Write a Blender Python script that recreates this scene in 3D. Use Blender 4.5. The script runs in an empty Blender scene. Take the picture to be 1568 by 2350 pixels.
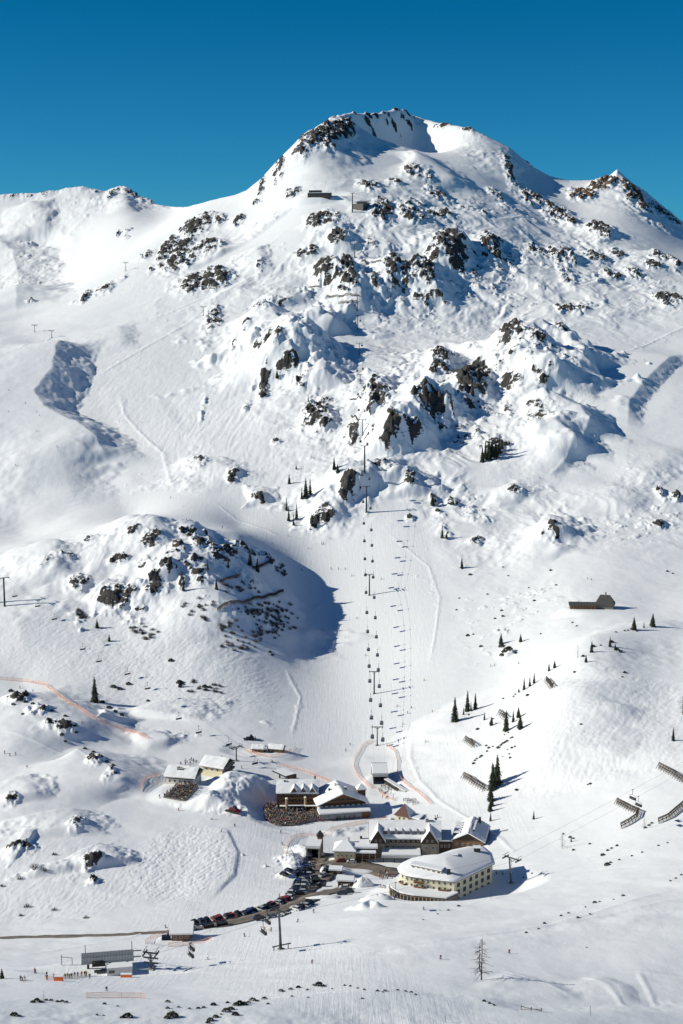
import bpy, bmesh, math, random
import numpy as np
from mathutils import Vector, Matrix
C = bpy.context.scene
R = math.radians
random.seed(7)
# ------------------------------------------------------------------ camera, sky, sun, exposure
W, H, F = 1568.0, 2350.0, 3264.0            # photograph measured on a 1568 x 2350 grid
PITCH = math.atan(515.0 / F)
SP, CP = math.sin(PITCH), math.cos(PITCH)
cam_data = bpy.data.cameras.new('camera')
cam = bpy.data.objects.new('camera', cam_data)
C.collection.objects.link(cam)
cam.rotation_euler = (math.pi / 2 - PITCH, 0, 0)
cam_data.sensor_fit = 'VERTICAL'
cam_data.sensor_height = 36.0
cam_data.lens = 36.0 * F / H
cam_data.clip_start = 1.0
cam_data.clip_end = 60000
C.camera = cam
C.render.resolution_x, C.render.resolution_y = 683, 1024

SUN_ELEV, SUN_AWAY = R(27.5), R(2)          # sun stands left of the camera, a little behind it
LDIR = Vector((math.cos(SUN_ELEV) * math.cos(SUN_AWAY), math.cos(SUN_ELEV) * math.sin(SUN_AWAY), -math.sin(SUN_ELEV)))
sun_data = bpy.data.lights.new('sun', 'SUN')
sun_data.energy = 4.1
sun_data.angle = R(0.5)
sun_data.color = (1.0, 0.965, 0.84)
sun = bpy.data.objects.new('sun', sun_data)
C.collection.objects.link(sun)
sun.rotation_euler = LDIR.to_track_quat('-Z', 'Y').to_euler()
sun.location = (-300, 300, 600)

world = bpy.data.worlds.new('World')
C.world = world
world.use_nodes = True
wn, wl_ = world.node_tree.nodes, world.node_tree.links
wn.clear()
w_out = wn.new('ShaderNodeOutputWorld')
w_bg = wn.new('ShaderNodeBackground')
w_sky = wn.new('ShaderNodeTexSky')
w_sky.sky_type = 'NISHITA'
w_sky.sun_disc = False
w_sky.sun_elevation = SUN_ELEV
# Nishita: rotation 0 puts the sun at +Y, growing clockwise seen from above
w_sky.sun_rotation = math.atan2(-LDIR.x, -LDIR.y) % (2 * math.pi)
w_sky.altitude = 2000
w_sky.air_density = 1.0
w_sky.dust_density = 0.0
w_sky.ozone_density = 1.6
w_tint = wn.new('ShaderNodeMix')
w_tint.data_type = 'RGBA'
w_tint.blend_type = 'MULTIPLY'
w_tint.inputs['Factor'].default_value = 1.0
w_geo = wn.new('ShaderNodeTexCoord')
w_sep = wn.new('ShaderNodeSeparateXYZ')
w_ramp = wn.new('ShaderNodeValToRGB')
w_ramp.color_ramp.elements[0].position = 0.06
w_ramp.color_ramp.elements[0].color = (0.105, 0.555, 0.86, 1)
w_ramp.color_ramp.elements[1].position = 0.20
w_ramp.color_ramp.elements[1].color = (0.0, 0.495, 0.715, 1)
_e = w_ramp.color_ramp.elements.new(0.45)
_e.color = (0.13, 0.47, 0.70, 1)
wl_.new(w_geo.outputs['Generated'], w_sep.inputs[0])
wl_.new(w_sep.outputs['Z'], w_ramp.inputs[0])
wl_.new(w_ramp.outputs[0], w_tint.inputs[7])
w_hsv = wn.new('ShaderNodeHueSaturation')
w_hsv.inputs['Saturation'].default_value = 1.12
w_bg.inputs['Strength'].default_value = 0.075
wl_.new(w_sky.outputs[0], w_hsv.inputs['Color'])
wl_.new(w_hsv.outputs[0], w_tint.inputs[6])
wl_.new(w_tint.outputs[2], w_bg.inputs['Color'])
wl_.new(w_bg.outputs[0], w_out.inputs['Surface'])
C.view_settings.view_transform = 'Standard'
C.view_settings.look = 'None'
C.view_settings.exposure = 0.27
C.view_settings.gamma = 1.0

# ------------------------------------------------------------------ noise
def _hash(ix, iy, seed):
    h = (ix.astype(np.int64) * 374761393 + iy.astype(np.int64) * 668265263 + seed * 974634777) & 0xFFFFFFFF
    h = ((h ^ (h >> 13)) * 1274126177) & 0xFFFFFFFF
    return (h ^ (h >> 16)) & 0xFFFFFFFF

def perlin(x, y, seed=0):
    x0, y0 = np.floor(x), np.floor(y)
    fx, fy = x - x0, y - y0
    ix, iy = x0.astype(np.int64), y0.astype(np.int64)
    def g(dx, dy):
        an = _hash(ix + dx, iy + dy, seed) * (2 * math.pi / 4294967296.0)
        return np.cos(an) * (fx - dx) + np.sin(an) * (fy - dy)
    ux = fx * fx * fx * (fx * (fx * 6 - 15) + 10)
    uy = fy * fy * fy * (fy * (fy * 6 - 15) + 10)
    a = g(0, 0); b = g(1, 0); c = g(0, 1); d = g(1, 1)
    return 1.5 * ((a + (b - a) * ux) * (1 - uy) + (c + (d - c) * ux) * uy)

def fbm(x, y, oct_=4, seed=0, gain=0.5):
    s = 0; a = 1.0
    for o in range(oct_):
        s = s + a * perlin(x * 2 ** o, y * 2 ** o, seed + o * 17)
        a *= gain
    return s

def ridged(x, y, oct_=4, seed=0):
    s = 0; a = 0.6
    for o in range(oct_):
        s = s + a * (1 - 2 * np.abs(perlin(x * 2 ** o, y * 2 ** o, seed + o * 31)))
        a *= 0.5
    return s

def sstep(a, b, x):
    t = np.clip((x - a) / (b - a), 0, 1)
    return t * t * (3 - 2 * t)

# ------------------------------------------------------------------ rays of the photograph
def q_of_v(v):
    return math.tan(math.atan((H / 2 - v) / F) - PITCH)

def a_of(u, v):
    y = (H / 2 - v) / F
    return ((u - W / 2) / F) / (CP + y * SP)

# ------------------------------------------------------------------ the lie of the land: (column, row, metres forward) read off the photograph
CT = {
 -200: [(2350, 300), (2230, 415), (2130, 520), (2000, 600), (1850, 690), (1700, 790), (1560, 910), (1400, 1010), (1290, 1090), (1240, 1230), (1100, 1350), (950, 1500), (800, 1700), (745, 1850), (715, 2500), (600, 2800), (455, 3100)],
 50: [(2350, 308), (2230, 420), (2135, 515), (2000, 592), (1900, 648), (1800, 712), (1700, 780), (1620, 850), (1560, 905), (1450, 965), (1380, 1015), (1300, 1085), (1258, 1125), (1225, 1235), (1100, 1350), (1000, 1450), (900, 1560), (800, 1700), (745, 1850), (715, 2500), (600, 2800), (450, 3100)],
 200: [(650, 2020), (625, 2500), (540, 2800), (440, 3100)],
 300: [(2350, 318), (2230, 425), (2100, 530), (2000, 590), (1900, 652), (1800, 720), (1700, 800), (1600, 878), (1500, 940), (1400, 1000), (1290, 1065), (1200, 1120), (1185, 1250), (1100, 1330), (1000, 1440), (900, 1550), (800, 1680), (700, 1850), (600, 2060), (575, 2500), (500, 2800), (440, 3080)],
 420: [(540, 2150), (500, 2300), (475, 2900)],
 550: [(2350, 326), (2230, 418), (2100, 525), (2000, 592), (1900, 655), (1800, 725), (1700, 805), (1600, 880), (1500, 945), (1400, 1010), (1290, 1085), (1240, 1115), (1205, 1210), (1100, 1305), (1000, 1410), (900, 1530), (800, 1660), (700, 1800), (600, 1960), (530, 2120), (465, 2300)],
 700: [(1500, 985), (1400, 1066), (1290, 1150)],
 850: [(2350, 338), (2280, 372), (2220, 412), (2100, 500), (2000, 600), (1900, 668), (1800, 742), (1700, 822), (1600, 902), (1500, 985), (1365, 1090), (1240, 1180), (1150, 1240), (1080, 1300), (1000, 1370), (900, 1480), (800, 1640), (750, 1740), (700, 1800), (600, 1900), (500, 2030), (440, 2150), (380, 2320), (300, 2520), (245, 2650)],
 1000: [(1700, 800), (1500, 960), (745, 1760)],
 1150: [(2350, 352), (2230, 408), (2100, 490), (2000, 570), (1900, 640), (1800, 705), (1700, 778), (1620, 842), (1560, 892), (1480, 955), (1365, 1060), (1240, 1170), (1150, 1235), (1080, 1290), (1000, 1370), (900, 1480), (800, 1640), (740, 1780), (600, 1960), (500, 2150), (420, 2380), (340, 2560)],
 1350: [(1900, 612), (1700, 732), (1560, 820), (1480, 884), (1440, 940), (1395, 985)],
 1500: [(2350, 368), (2200, 425), (2000, 532), (1900, 588), (1800, 646), (1700, 712), (1600, 788), (1500, 868), (1440, 920), (1400, 980), (1250, 1130), (1100, 1270), (950, 1420), (800, 1650), (700, 1850), (600, 2050), (500, 2300), (430, 2530)],
 1780: [(2350, 378), (2200, 425), (2000, 520), (1800, 622), (1600, 750), (1440, 890), (1380, 980), (1250, 1130), (1100, 1270), (950, 1420), (800, 1650), (700, 1850), (600, 2050), (560, 2350)],
}
cp_a, cp_y, cp_q = [], [], []
for u, L in CT.items():
    for v, Yd in L:
        cp_a.append(a_of(u, v)); cp_y.append(math.log(Yd)); cp_q.append(q_of_v(v))
for aa in (-0.8, -0.35, 0, 0.35, 0.8):       # the slope the camera stands on, and the land far to both sides
    for Yd, z in ((6, -7), (10, -12), (40, -38), (120, -84), (220, -136)):
        cp_a.append(aa); cp_y.append(math.log(Yd)); cp_q.append(z / Yd)
for aa in (-0.8, 0.8):
    for Yd, z in ((350, -170), (600, -200), (900, -190), (1300, -120), (1800, 0), (2300, 100), (3000, 180)):
        cp_a.append(aa); cp_y.append(math.log(Yd)); cp_q.append(z / Yd)
KA, KY = 9.0, 4.0
cx_, cy_ = np.array(cp_a) * KA, np.array(cp_y) * KY
cq_ = np.array(cp_q)
def _tps(r2):
    return 0.5 * r2 * np.log(r2 + 1e-12)
n_ = len(cq_)
A_ = np.zeros((n_ + 3, n_ + 3))
A_[:n_, :n_] = _tps((cx_[:, None] - cx_[None]) ** 2 + (cy_[:, None] - cy_[None]) ** 2) + np.eye(n_) * 0.003
A_[:n_, n_] = 1; A_[:n_, n_ + 1] = cx_; A_[:n_, n_ + 2] = cy_
A_[n_:, :n_] = A_[:n_, n_:].T
sol_ = np.linalg.solve(A_, np.concatenate([cq_, np.zeros(3)]))

# grid of the terrain sheet: fan of columns, rows closer together near by
DENS = 1.0
a_in = np.linspace(-0.285, 0.285, int(760 * DENS))
a_out = 0.285 + np.cumsum(0.0011 * 1.13 ** np.arange(38))
AV = np.concatenate([-a_out[::-1], a_in, a_out])
ys = [3.0]
while ys[-1] < 3700:
    y = ys[-1]
    st = 9.0 if y < 250 else (2.0 if y < 310 else (0.95 if y < 1100 else (0.95 + (y - 1100) * 0.0017)))
    if y > 2720: st = 6.5
    ys.append(y + st / DENS)
YV = np.array(ys)
NR, NC = len(YV), len(AV)
YG = np.repeat(YV[:, None], NC, 1)
XG = YG * AV[None, :]
QG = np.zeros((NR, NC))
ax_, ly_ = AV * KA, np.log(YV) * KY
for j0 in range(0, NR, 40):
    j1 = min(NR, j0 + 40)
    dx2 = (ax_[:, None] - cx_[None]) ** 2
    dy2 = (ly_[j0:j1, None] - cy_[None]) ** 2
    r2 = dy2[:, None, :] + dx2[None]
    QG[j0:j1] = _tps(r2) @ sol_[:n_] + sol_[n_] + sol_[n_ + 1] * ax_[None, :] + sol_[n_ + 2] * ly_[j0:j1, None]
# skyline
SKY = [(-400, 470), (-60, 452), (0, 446), (40, 447), (90, 444), (120, 440), (150, 434), (180, 430), (205, 434), (238, 439), (262, 433), (282, 427), (300, 437), (318, 450), (340, 463), (360, 471), (400, 474), (430, 473), (460, 466), (500, 455), (540, 446), (565, 436), (600, 408), (625, 380), (650, 355), (680, 325), (700, 308), (720, 295), (755, 274), (790, 258), (812, 251), (850, 250), (880, 243), (910, 236), (930, 244), (950, 260), (990, 268), (1020, 279), (1050, 284), (1080, 292), (1110, 307), (1140, 322), (1170, 338), (1200, 362), (1220, 378), (1250, 396), (1270, 405), (1310, 414), (1340, 414), (1370, 412), (1395, 407), (1408, 399), (1419, 389), (1430, 398), (1442, 409), (1456, 421), (1480, 434), (1510, 459), (1540, 482), (1568, 503), (1620, 535), (1900, 580)]
SKYD = [(-400, 3080), (340, 3080), (400, 2950), (450, 2550), (500, 2350), (560, 2330), (650, 2410), (700, 2440), (760, 2510), (830, 2600), (910, 2680), (960, 2710), (1020, 2660), (1100, 2600), (1250, 2560), (1420, 2620), (1568, 2520), (1900, 2450)]
us_ = W / 2 + F * AV * (CP + 0.27 * SP)
vs_ = np.interp(us_, [p[0] for p in SKY], [p[1] for p in SKY])
YR = np.interp(us_, [p[0] for p in SKYD], [p[1] for p in SKYD])
k_ = np.exp(-np.linspace(-2, 2, 41) ** 2); k_ /= k_.sum()
YR = np.convolve(np.pad(YR, 20, mode='edge'), k_, 'valid')
q_sky = np.tan(np.arctan((H / 2 - vs_) / F) - PITCH)
ir = np.searchsorted(YV, YR).clip(1, NR - 1)
ti_ = np.clip((YR - YV[ir - 1]) / (YV[ir] - YV[ir - 1]), 0, 1)
def at_ridge(A):
    j = np.arange(NC)
    return A[ir - 1, j] * (1 - ti_) + A[ir, j] * ti_
q_at = at_ridge(QG)
inb = (np.abs(AV) < 0.33)
corr = np.where(inb, q_sky - q_at, 0) * np.interp(np.abs(AV), [0.28, 0.33], [1, 0])
kk = np.exp(-np.linspace(-2, 2, 91) ** 2); kk /= kk.sum()
corr_s = np.convolve(np.pad(corr, 45, mode='edge'), kk, 'valid')
wgt = sstep(0.72, 1.0, YG / YR[None, :])
QG = QG + corr_s[None, :] * wgt + (corr - corr_s)[None, :] * sstep(0.982, 1.0, YG / YR[None, :])
lim = np.where(YG > 0.6 * YR[None], np.where(inb, q_sky, 9)[None] + 0.004 * (wgt - 1), 9)
QG = np.minimum(QG, lim)
ZG = QG * YG
zr = q_sky * YR
zr = np.where(inb, zr, at_ridge(ZG))
beyond = YG > YR[None]
ZG = np.where(beyond, zr[None] - 0.5 * (YG - YR[None]), ZG)
ZB = ZG.copy()

def col_of(u, v):
    return float(np.interp(a_of(u, v), AV, np.arange(NC)))

def cast(u, v, Zs=None, lift=0.0):
    """Where the ray of pixel (u, v) first meets the sheet (raised by lift): world point."""
    Zs = ZG if Zs is None else Zs
    c = col_of(u, v); c0 = int(min(max(c, 0), NC - 2)); f = c - c0
    qc = ((Zs[:, c0] * (1 - f) + Zs[:, c0 + 1] * f) + lift) / YV
    q = q_of_v(v)
    lo = np.searchsorted(YV, 150)
    hit = np.nonzero(qc[lo:] >= q)[0]
    if len(hit) == 0:
        i = int(np.argmax(qc[lo:])) + lo
        y = YV[i]
    else:
        i = hit[0] + lo
        q0, q1 = qc[i - 1], qc[i]
        t = 1.0 if q1 == q0 else min(max((q - q0) / (q1 - q0), 0), 1)
        y = YV[i - 1] + (YV[i] - YV[i - 1]) * t
    return Vector((a_of(u, v) * y, y, q * y))

def ground(x, y):
    c = float(np.interp(x / y, AV, np.arange(NC))); r = float(np.interp(y, YV, np.arange(NR)))
    c0 = int(min(c, NC - 2)); r0 = int(min(r, NR - 2)); fc, fr = c - c0, r - r0
    z = ZG
    return float((z[r0, c0] * (1 - fc) + z[r0, c0 + 1] * fc) * (1 - fr) + (z[r0 + 1, c0] * (1 - fc) + z[r0 + 1, c0 + 1] * fc) * fr)

def window(x0, x1, y0, y1):
    r0, r1 = np.searchsorted(YV, [y0, y1])
    yy0, yy1 = max(y0, 3.0), max(y1, 3.0)
    amin = min(x0 / yy0, x0 / yy1); amax = max(x1 / yy0, x1 / yy1)
    c0, c1 = np.searchsorted(AV, [amin, amax])
    return slice(max(r0 - 1, 0), r1 + 1), slice(max(c0 - 1, 0), c1 + 1)

DZ = np.zeros_like(ZG)
def polydist(sl, pts):
    X, Y = XG[sl], YG[sl]
    best = np.full(X.shape, 1e9); sgn = np.ones(X.shape); tt = np.zeros(X.shape)
    L = [0.0]
    for p, q in zip(pts[:-1], pts[1:]): L.append(L[-1] + (q - p).length)
    dirs = []
    for p, q in zip(pts[:-1], pts[1:]):
        l = math.hypot(q.x - p.x, q.y - p.y) or 1.0; dirs.append(((q.x - p.x) / l, (q.y - p.y) / l))
    for k, (p, q) in enumerate(zip(pts[:-1], pts[1:])):
        dx, dy = q.x - p.x, q.y - p.y
        l2 = dx * dx + dy * dy + 1e-9
        tu = ((X - p.x) * dx + (Y - p.y) * dy) / l2
        t = np.clip(tu, 0, 1)
        ex, ey = X - (p.x + t * dx), Y - (p.y + t * dy)
        d = np.hypot(ex, ey)
        cr = dirs[k][0] * (Y - p.y) - dirs[k][1] * (X - p.x)
        if k + 1 < len(dirs):      # at a bend the side is judged by the bisector
            ax, ay = dirs[k][0] + dirs[k + 1][0], dirs[k][1] + dirs[k + 1][1]
            cr = np.where(tu >= 1, ax * (Y - q.y) - ay * (X - q.x), cr)
        if k > 0:
            ax, ay = dirs[k][0] + dirs[k - 1][0], dirs[k][1] + dirs[k - 1][1]
            cr = np.where(tu <= 0, ax * (Y - p.y) - ay * (X - p.x), cr)
        m = d < best
        best = np.where(m, d, best); sgn = np.where(m, np.sign(cr), sgn)
        tt = np.where(m, (L[k] + t * math.sqrt(l2)) / max(L[-1], 1e-6), tt)
    return best, sgn, tt

def ridge(px, h, wl, wr, rag=0.25, ends=0.18, raw=False):
    """A crest line through the given photograph points; wr = width of the image-right (or far) side."""
    dist = sum(cast(u, v, ZB).y for u, v in px) / len(px)
    far_ = float(np.interp(dist, [800, 1150], [0, 1])) if raw is False else 0
    h *= 1 - 0.40 * far_; wl *= 1 + 0.25 * far_ + (0.6 if dist < 900 and not raw else 0)
    pts = [cast(u, v, ZB, h * 0.8) for u, v in px]
    m = max(wl, wr) * (1.3 + 2.4 * rag)
    sl = window(min(p.x for p in pts) - m, max(p.x for p in pts) + m, min(p.y for p in pts) - m, max(p.y for p in pts) + m)
    d, s, t = polydist(sl, pts)
    X, Y = XG[sl], YG[sl]
    sc = 1.0 / max(min(wl, wr), 10)
    d = d * (1 + 1.7 * rag * fbm(X * sc * 0.8, Y * sc * 0.8, 4, 91, 0.6)) + rag * 0.3 * min(wl, wr) * fbm(X * sc * 2.2, Y * sc * 2.2, 3, 92)
    w = np.where(s > 0, wr, wl)
    prof = np.clip(1 - d / w, 0, 1)
    rt = prof * 0.8 + 0.2 * sstep(0, 1, prof) if raw else prof ** 1.0 * (2 - prof) ** 0.5 * 0.5 + 0.5 * sstep(0, 1, prof)
    prof = np.where(s > 0, rt, sstep(0, 1, prof) ** 0.9)
    ef = lambda q: sstep(0, max(ends, 0.15), q) * sstep(0, max(ends, 0.15), 1 - q)
    e = ef(t)
    if max(wl, wr) > 55:       # no jump where two stretches of a bent crest are equally near
        Ls = [0.0]
        for a_, b_ in zip(pts[:-1], pts[1:]): Ls.append(Ls[-1] + (b_ - a_).length)
        num = 0; den = 0
        sp = Ls[-1] / 21
        smp = []
        for q in np.linspace(0, 1, 22):
            s_ = q * Ls[-1]; i_ = min(max(int(np.searchsorted(Ls, s_)) - 1, 0), len(pts) - 2)
            f_ = (s_ - Ls[i_]) / max(Ls[i_ + 1] - Ls[i_], 1e-6)
            smp.append((pts[i_].x + (pts[i_ + 1].x - pts[i_].x) * f_, pts[i_].y + (pts[i_ + 1].y - pts[i_].y) * f_, float(ef(q))))
        for p_, n_ in ((pts[0], pts[1]), (pts[-1], pts[-2])):
            l_ = math.hypot(p_.x - n_.x, p_.y - n_.y) or 1.0; ux, uy = (p_.x - n_.x) / l_, (p_.y - n_.y) / l_
            o_ = sp
            while o_ < max(wl, wr) * 1.6:
                smp.append((p_.x + ux * o_, p_.y + uy * o_, 0.0)); o_ += sp * (1 + 0.5 * o_ / max(wl, wr))
        for qx, qy, ev in smp:
            w_ = ((X - qx) ** 2 + (Y - qy) ** 2 + (sp * 0.7) ** 2) ** -2.5
            num = num + w_ * ev; den = den + w_
        e = np.clip(num / den * 1.06 - 0.06, 0, 1)
    DZ[sl] = DZ[sl] + h * prof * e

def mound(u, v, h, rx, ry, p=1.0):
    c = cast(u, v, ZB, h * 0.7)
    sl = window(c.x - 2.2 * rx, c.x + 2.2 * rx, c.y - 2.2 * ry, c.y + 2.2 * ry)
    r2 = ((XG[sl] - c.x) / rx) ** 2 + ((YG[sl] - c.y) / ry) ** 2
    DZ[sl] += h * np.exp(-r2 ** p)
# ------------------------------------------------------------------ crests, banks and bowls (photograph points of each crest)
ridge([(838, 252), (800, 268), (765, 292), (722, 320), (690, 352), (672, 385)], 18, 90, 85, 0.2, 0.1, True)          # summit's left shoulder
mound(888, 330, -118, 112, 120)                                                            # the cirque
ridge([(918, 350), (955, 352), (1000, 385), (1055, 424)], 26, 110, 60, 0.15, 0.1)         # dome below the summit
ridge([(1168, 350), (1166, 385), (1160, 415)], 12, 50, 26)
ridge([(1420, 396), (1412, 425), (1405, 450)], 14, 120, 70, 0.2, 0.0)                     # small dark summit
ridge([(-60, 500), (-10, 548), (30, 585), (42, 630), (36, 690)], 36, 230, 80, 0.1, 0.1, True)
ridge([(60, 450), (84, 500), (80, 545)], 30, 90, 60, 0.2)
ridge([(262, 432), (285, 450), (292, 480)], 14, 40, 30)
ridge([(585, 560), (597, 590), (596, 620)], 10, 30, 18)
ridge([(165, 755), (128, 800), (120, 850), (95, 882), (78, 905), (100, 940), (150, 965), (190, 985), (225, 1012), (268, 1046)], 22, 280, 44, 0.12, 0.10, True)   # the S-shaped bank
ridge([(262, 735), (274, 770), (276, 806)], 8, 110, 26, 0.15, 0.3)
ridge([(105, 1030), (142, 1080), (168, 1140), (175, 1165)], 11, 120, 44, 0.2, 0.3)
ridge([(560, 686), (612, 700), (645, 745), (640, 800), (610, 850)], 26, 90, 46, 0.25, 0.15, True)
ridge([(620, 660), (668, 672), (680, 690)], 13, 40, 28)
ridge([(690, 708), (735, 712), (775, 740)], 20, 60, 34, 0.25, .15, True)
ridge([(698, 752), (676, 800), (662, 855)], 19, 50, 34, .25, .15, True)
ridge([(735, 765), (742, 810), (748, 870)], 17, 50, 32, .25, .15, True)
ridge([(748, 925), (740, 985)], 10, 22, 18)
ridge([(770, 505), (795, 540), (790, 570)], 14, 40, 26)
ridge([(745, 590), (762, 625), (760, 650)], 14, 34, 22)
ridge([(790, 585), (806, 620), (822, 668), (828, 712)], 30, 46, 28, 0.25, 0.1)
ridge([(905, 590), (892, 640), (888, 680)], 17, 40, 30)
ridge([(925, 590), (975, 620), (1000, 650), (1010, 690)], 24, 46, 34, 0.25)
ridge([(1068, 535), (1040, 580), (990, 605)], 26, 50, 36)
ridge([(1120, 540), (1128, 590)], 10, 30, 22)
ridge([(1290, 560), (1316, 600)], 8, 34, 16)
ridge([(1360, 510), (1390, 530), (1420, 545)], 13, 50, 30)
ridge([(1500, 570), (1560, 615)], 18, 60, 40)
ridge([(1172, 738), (1222, 768), (1262, 820), (1284, 872)], 32, 90, 62, 0.32, 0.12, True)
ridge([(1215, 756), (1290, 778), (1350, 816), (1385, 834)], 16, 46, 40, 0.2, 0.15, True)
ridge([(1165, 815), (1205, 850), (1215, 900)], 12, 34, 26)
ridge([(1190, 912), (1260, 912), (1330, 945), (1366, 985)], 19, 80, 36, 0.15, 0.1, True)
ridge([(1200, 985), (1270, 985), (1310, 1005), (1335, 1030)], 17, 80, 34, 0.15, 0.1, True)
ridge([(1230, 1040), (1290, 1045), (1300, 1075)], 8, 60, 24)
ridge([(1020, 795), (1005, 850), (985, 880)], 16, 36, 26)
ridge([(1050, 860), (1085, 870), (1095, 915)], 16, 36, 26)
ridge([(985, 875), (958, 905), (942, 945), (950, 1000)], 38, 44, 34, 0.25, 0.1)
ridge([(1020, 895), (1035, 930), (1030, 955)], 18, 30, 26)
ridge([(905, 955), (885, 1000), (890, 1030)], 26, 34, 28)
ridge([(868, 860), (880, 900), (872, 940)], 9, 26, 22)
ridge([(822, 972), (836, 1000)], 8, 18, 14)
ridge([(855, 1048), (892, 1080), (925, 1105)], 15, 46, 28)
ridge([(925, 1085), (950, 1105), (960, 1130)], 12, 40, 26)
ridge([(755, 1075), (800, 1095), (838, 1120)], 24, 50, 30, 0.25, 0.1)
ridge([(720, 1150), (765, 1170), (775, 1195)], 11, 30, 24)
ridge([(400, 1050), (470, 1056), (530, 1080), (545, 1098)], 9, 46, 24)
ridge([(560, 1130), (595, 1125), (612, 1150)], 8, 26, 18)
ridge([(1160, 1105), (1185, 1125), (1200, 1145)], 9, 46, 22)
ridge([(1235, 1180), (1270, 1190), (1290, 1235)], 18, 60, 30)
ridge([(1220, 1235), (1260, 1245), (1290, 1268)], 9, 50, 24)
ridge([(1536, 1008), (1526, 1048), (1482, 1076), (1420, 1094)], 8, 110, 30, 0.25, 0.3)
ridge([(1568, 795), (1520, 835), (1475, 880), (1443, 925), (1440, 985)], 7, 200, 15, 0.1, 0.2, True)
ridge([(1426, 1100), (1428, 1135), (1420, 1175)], 8, 90, 30, 0.25, 0.3)
ridge([(830, 765), (860, 757), (890, 772)], 6, 24, 16)
# left knoll
ridge([(-60, 1296), (100, 1258), (230, 1222), (335, 1196), (450, 1222), (520, 1240)], 13, 95, 45, 0.2, 0.1)
ridge([(560, 1250), (620, 1272), (655, 1310), (662, 1370), (655, 1440), (640, 1500), (630, 1540)], 1, 130, 40, 0.12, 0.15)
ridge([(405, 1228), (468, 1285), (505, 1360), (500, 1450)], 11, 60, 80, 0.2, 0.25, True)
ridge([(335, 1198), (365, 1235), (372, 1270)], 8, 30, 24)
ridge([(410, 1215), (440, 1225), (460, 1245)], 6, 24, 18)
ridge([(95, 1255), (122, 1290), (125, 1330)], 10, 60, 26)
ridge([(225, 1335), (290, 1355), (335, 1340)], 9, 30, 14)
ridge([(330, 1330), (372, 1320), (382, 1350)], 9, 24, 18)
# left foreground
ridge([(10, 1582), (80, 1612), (150, 1648), (185, 1690)], 8.8, 66, 40, 0.12, 0.15)
ridge([(100, 1570), (170, 1612), (230, 1660), (300, 1706)], 2.6, 26, 26, 0.2, 0.3)
ridge([(225, 1640), (262, 1640), (290, 1655)], 3.4, 24, 16)
ridge([(330, 1635), (350, 1618), (345, 1610)], 4.1, 33, 20)
ridge([(300, 1690), (350, 1680), (400, 1700)], 4.1, 37, 14)
ridge([(140, 1715), (215, 1735), (265, 1780), (285, 1805)], 8.2, 66, 34, 0.12, 0.15)
ridge([(20, 1790), (60, 1815), (75, 1840)], 3.4, 28, 16)
ridge([(150, 1850), (185, 1885), (190, 1910)], 3.4, 33, 16)
ridge([(200, 1935), (238, 1945), (262, 1975)], 4.1, 28, 14)
ridge([(40, 1925), (75, 1925)], 2.0, 17, 12)
ridge([(450, 1885), (520, 1905), (543, 1955), (535, 2005), (470, 2070)], 0.7, 28, 1.8, 0.1, 0.25, True)
# terrace under the two chalets, falling away to the right
ridge([(548, 1765), (535, 1785), (512, 1808), (470, 1842)], 6.5, 22, 22, 0.25, 0.15, True)
ridge([(600, 1790), (622, 1815), (640, 1828)], 4, 26, 14)
# hill on the right of the village
ridge([(945, 1720), (1000, 1680), (1060, 1640), (1130, 1600), (1210, 1562), (1290, 1510), (1360, 1470), (1480, 1438), (1640, 1420)], 5, 40, 30, 0.1, 0.1)
mound(1360, 1560, 7, 60, 50)
ridge([(1350, 1560), (1260, 1690), (1230, 1800)], 7, 60, 50, 0.1, 0.2)
ridge([(1420, 1620), (1400, 1760)], 4, 60, 50, 0.1, 0.2)
# mountain station shelf, valley station knob
mound(830, 1745, 1.5, 14, 10)
ridge([(822, 2078), (850, 2066), (872, 2074)], 2.4, 6, 4, .3, .15, True)
ridge([(668, 1950), (680, 1985), (662, 2012)], 2.2, 7, 5, 0.5, .15, True)
ridge([(682, 1935), (700, 1945), (706, 1960)], 2.6, 7, 5, 0.3, .15, True)
ridge([(750, 1912), (800, 1900), (860, 1888)], 1.6, 6, 6, 0.3, .15, True)
# foreground rim
ridge([(-420, 2310), (-60, 2300), (120, 2290), (300, 2300), (520, 2302), (720, 2285), (880, 2276), (1000, 2292), (1100, 2300), (1190, 2326), (1330, 2326), (1568, 2322), (1700, 2318), (2050, 2310)], 2.2, 40, 12, 0.1, 0, True)
ridge([(700, 2180), (900, 2160), (1200, 2120), (1568, 2040)], 1.1, 14, 14, 0.1, 0.1)
ridge([(560, 2235), (850, 2200), (1100, 2165), (1568, 2090)], .8, 9, 9, 0.1, 0.1)
ridge([(1130, 2235), (1250, 2262), (1300, 2295)], .9, 16, 8, 0.1, 0.2)
ridge([(1350, 2235), (1420, 2260), (1440, 2300)], .8, 10, 5, 0.1, 0.2)

# vehicle and ski tracks crossing the foreground
for px in ([(540, 2238), (800, 2196), (1100, 2152), (1568, 2062), (1650, 2040)], [(720, 2172), (1000, 2150), (1250, 2130), (1568, 2030)], [(1330, 2236), (1395, 2262), (1425, 2300), (1436, 2318)], [(1465, 2226), (1490, 2270), (1508, 2312)], [(1150, 2225), (1260, 2262), (1340, 2300)], [(1360, 2228), (1460, 2226), (1568, 2238), (1640, 2246)], [(20, 2195), (150, 2176), (300, 2150), (372, 2122)], [(-20, 1690), (60, 1705), (150, 1730), (215, 1775), (290, 1810)]):
    ridge(px, .22, 2.0, 1.5, 0.2, 0.15, True)

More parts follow.
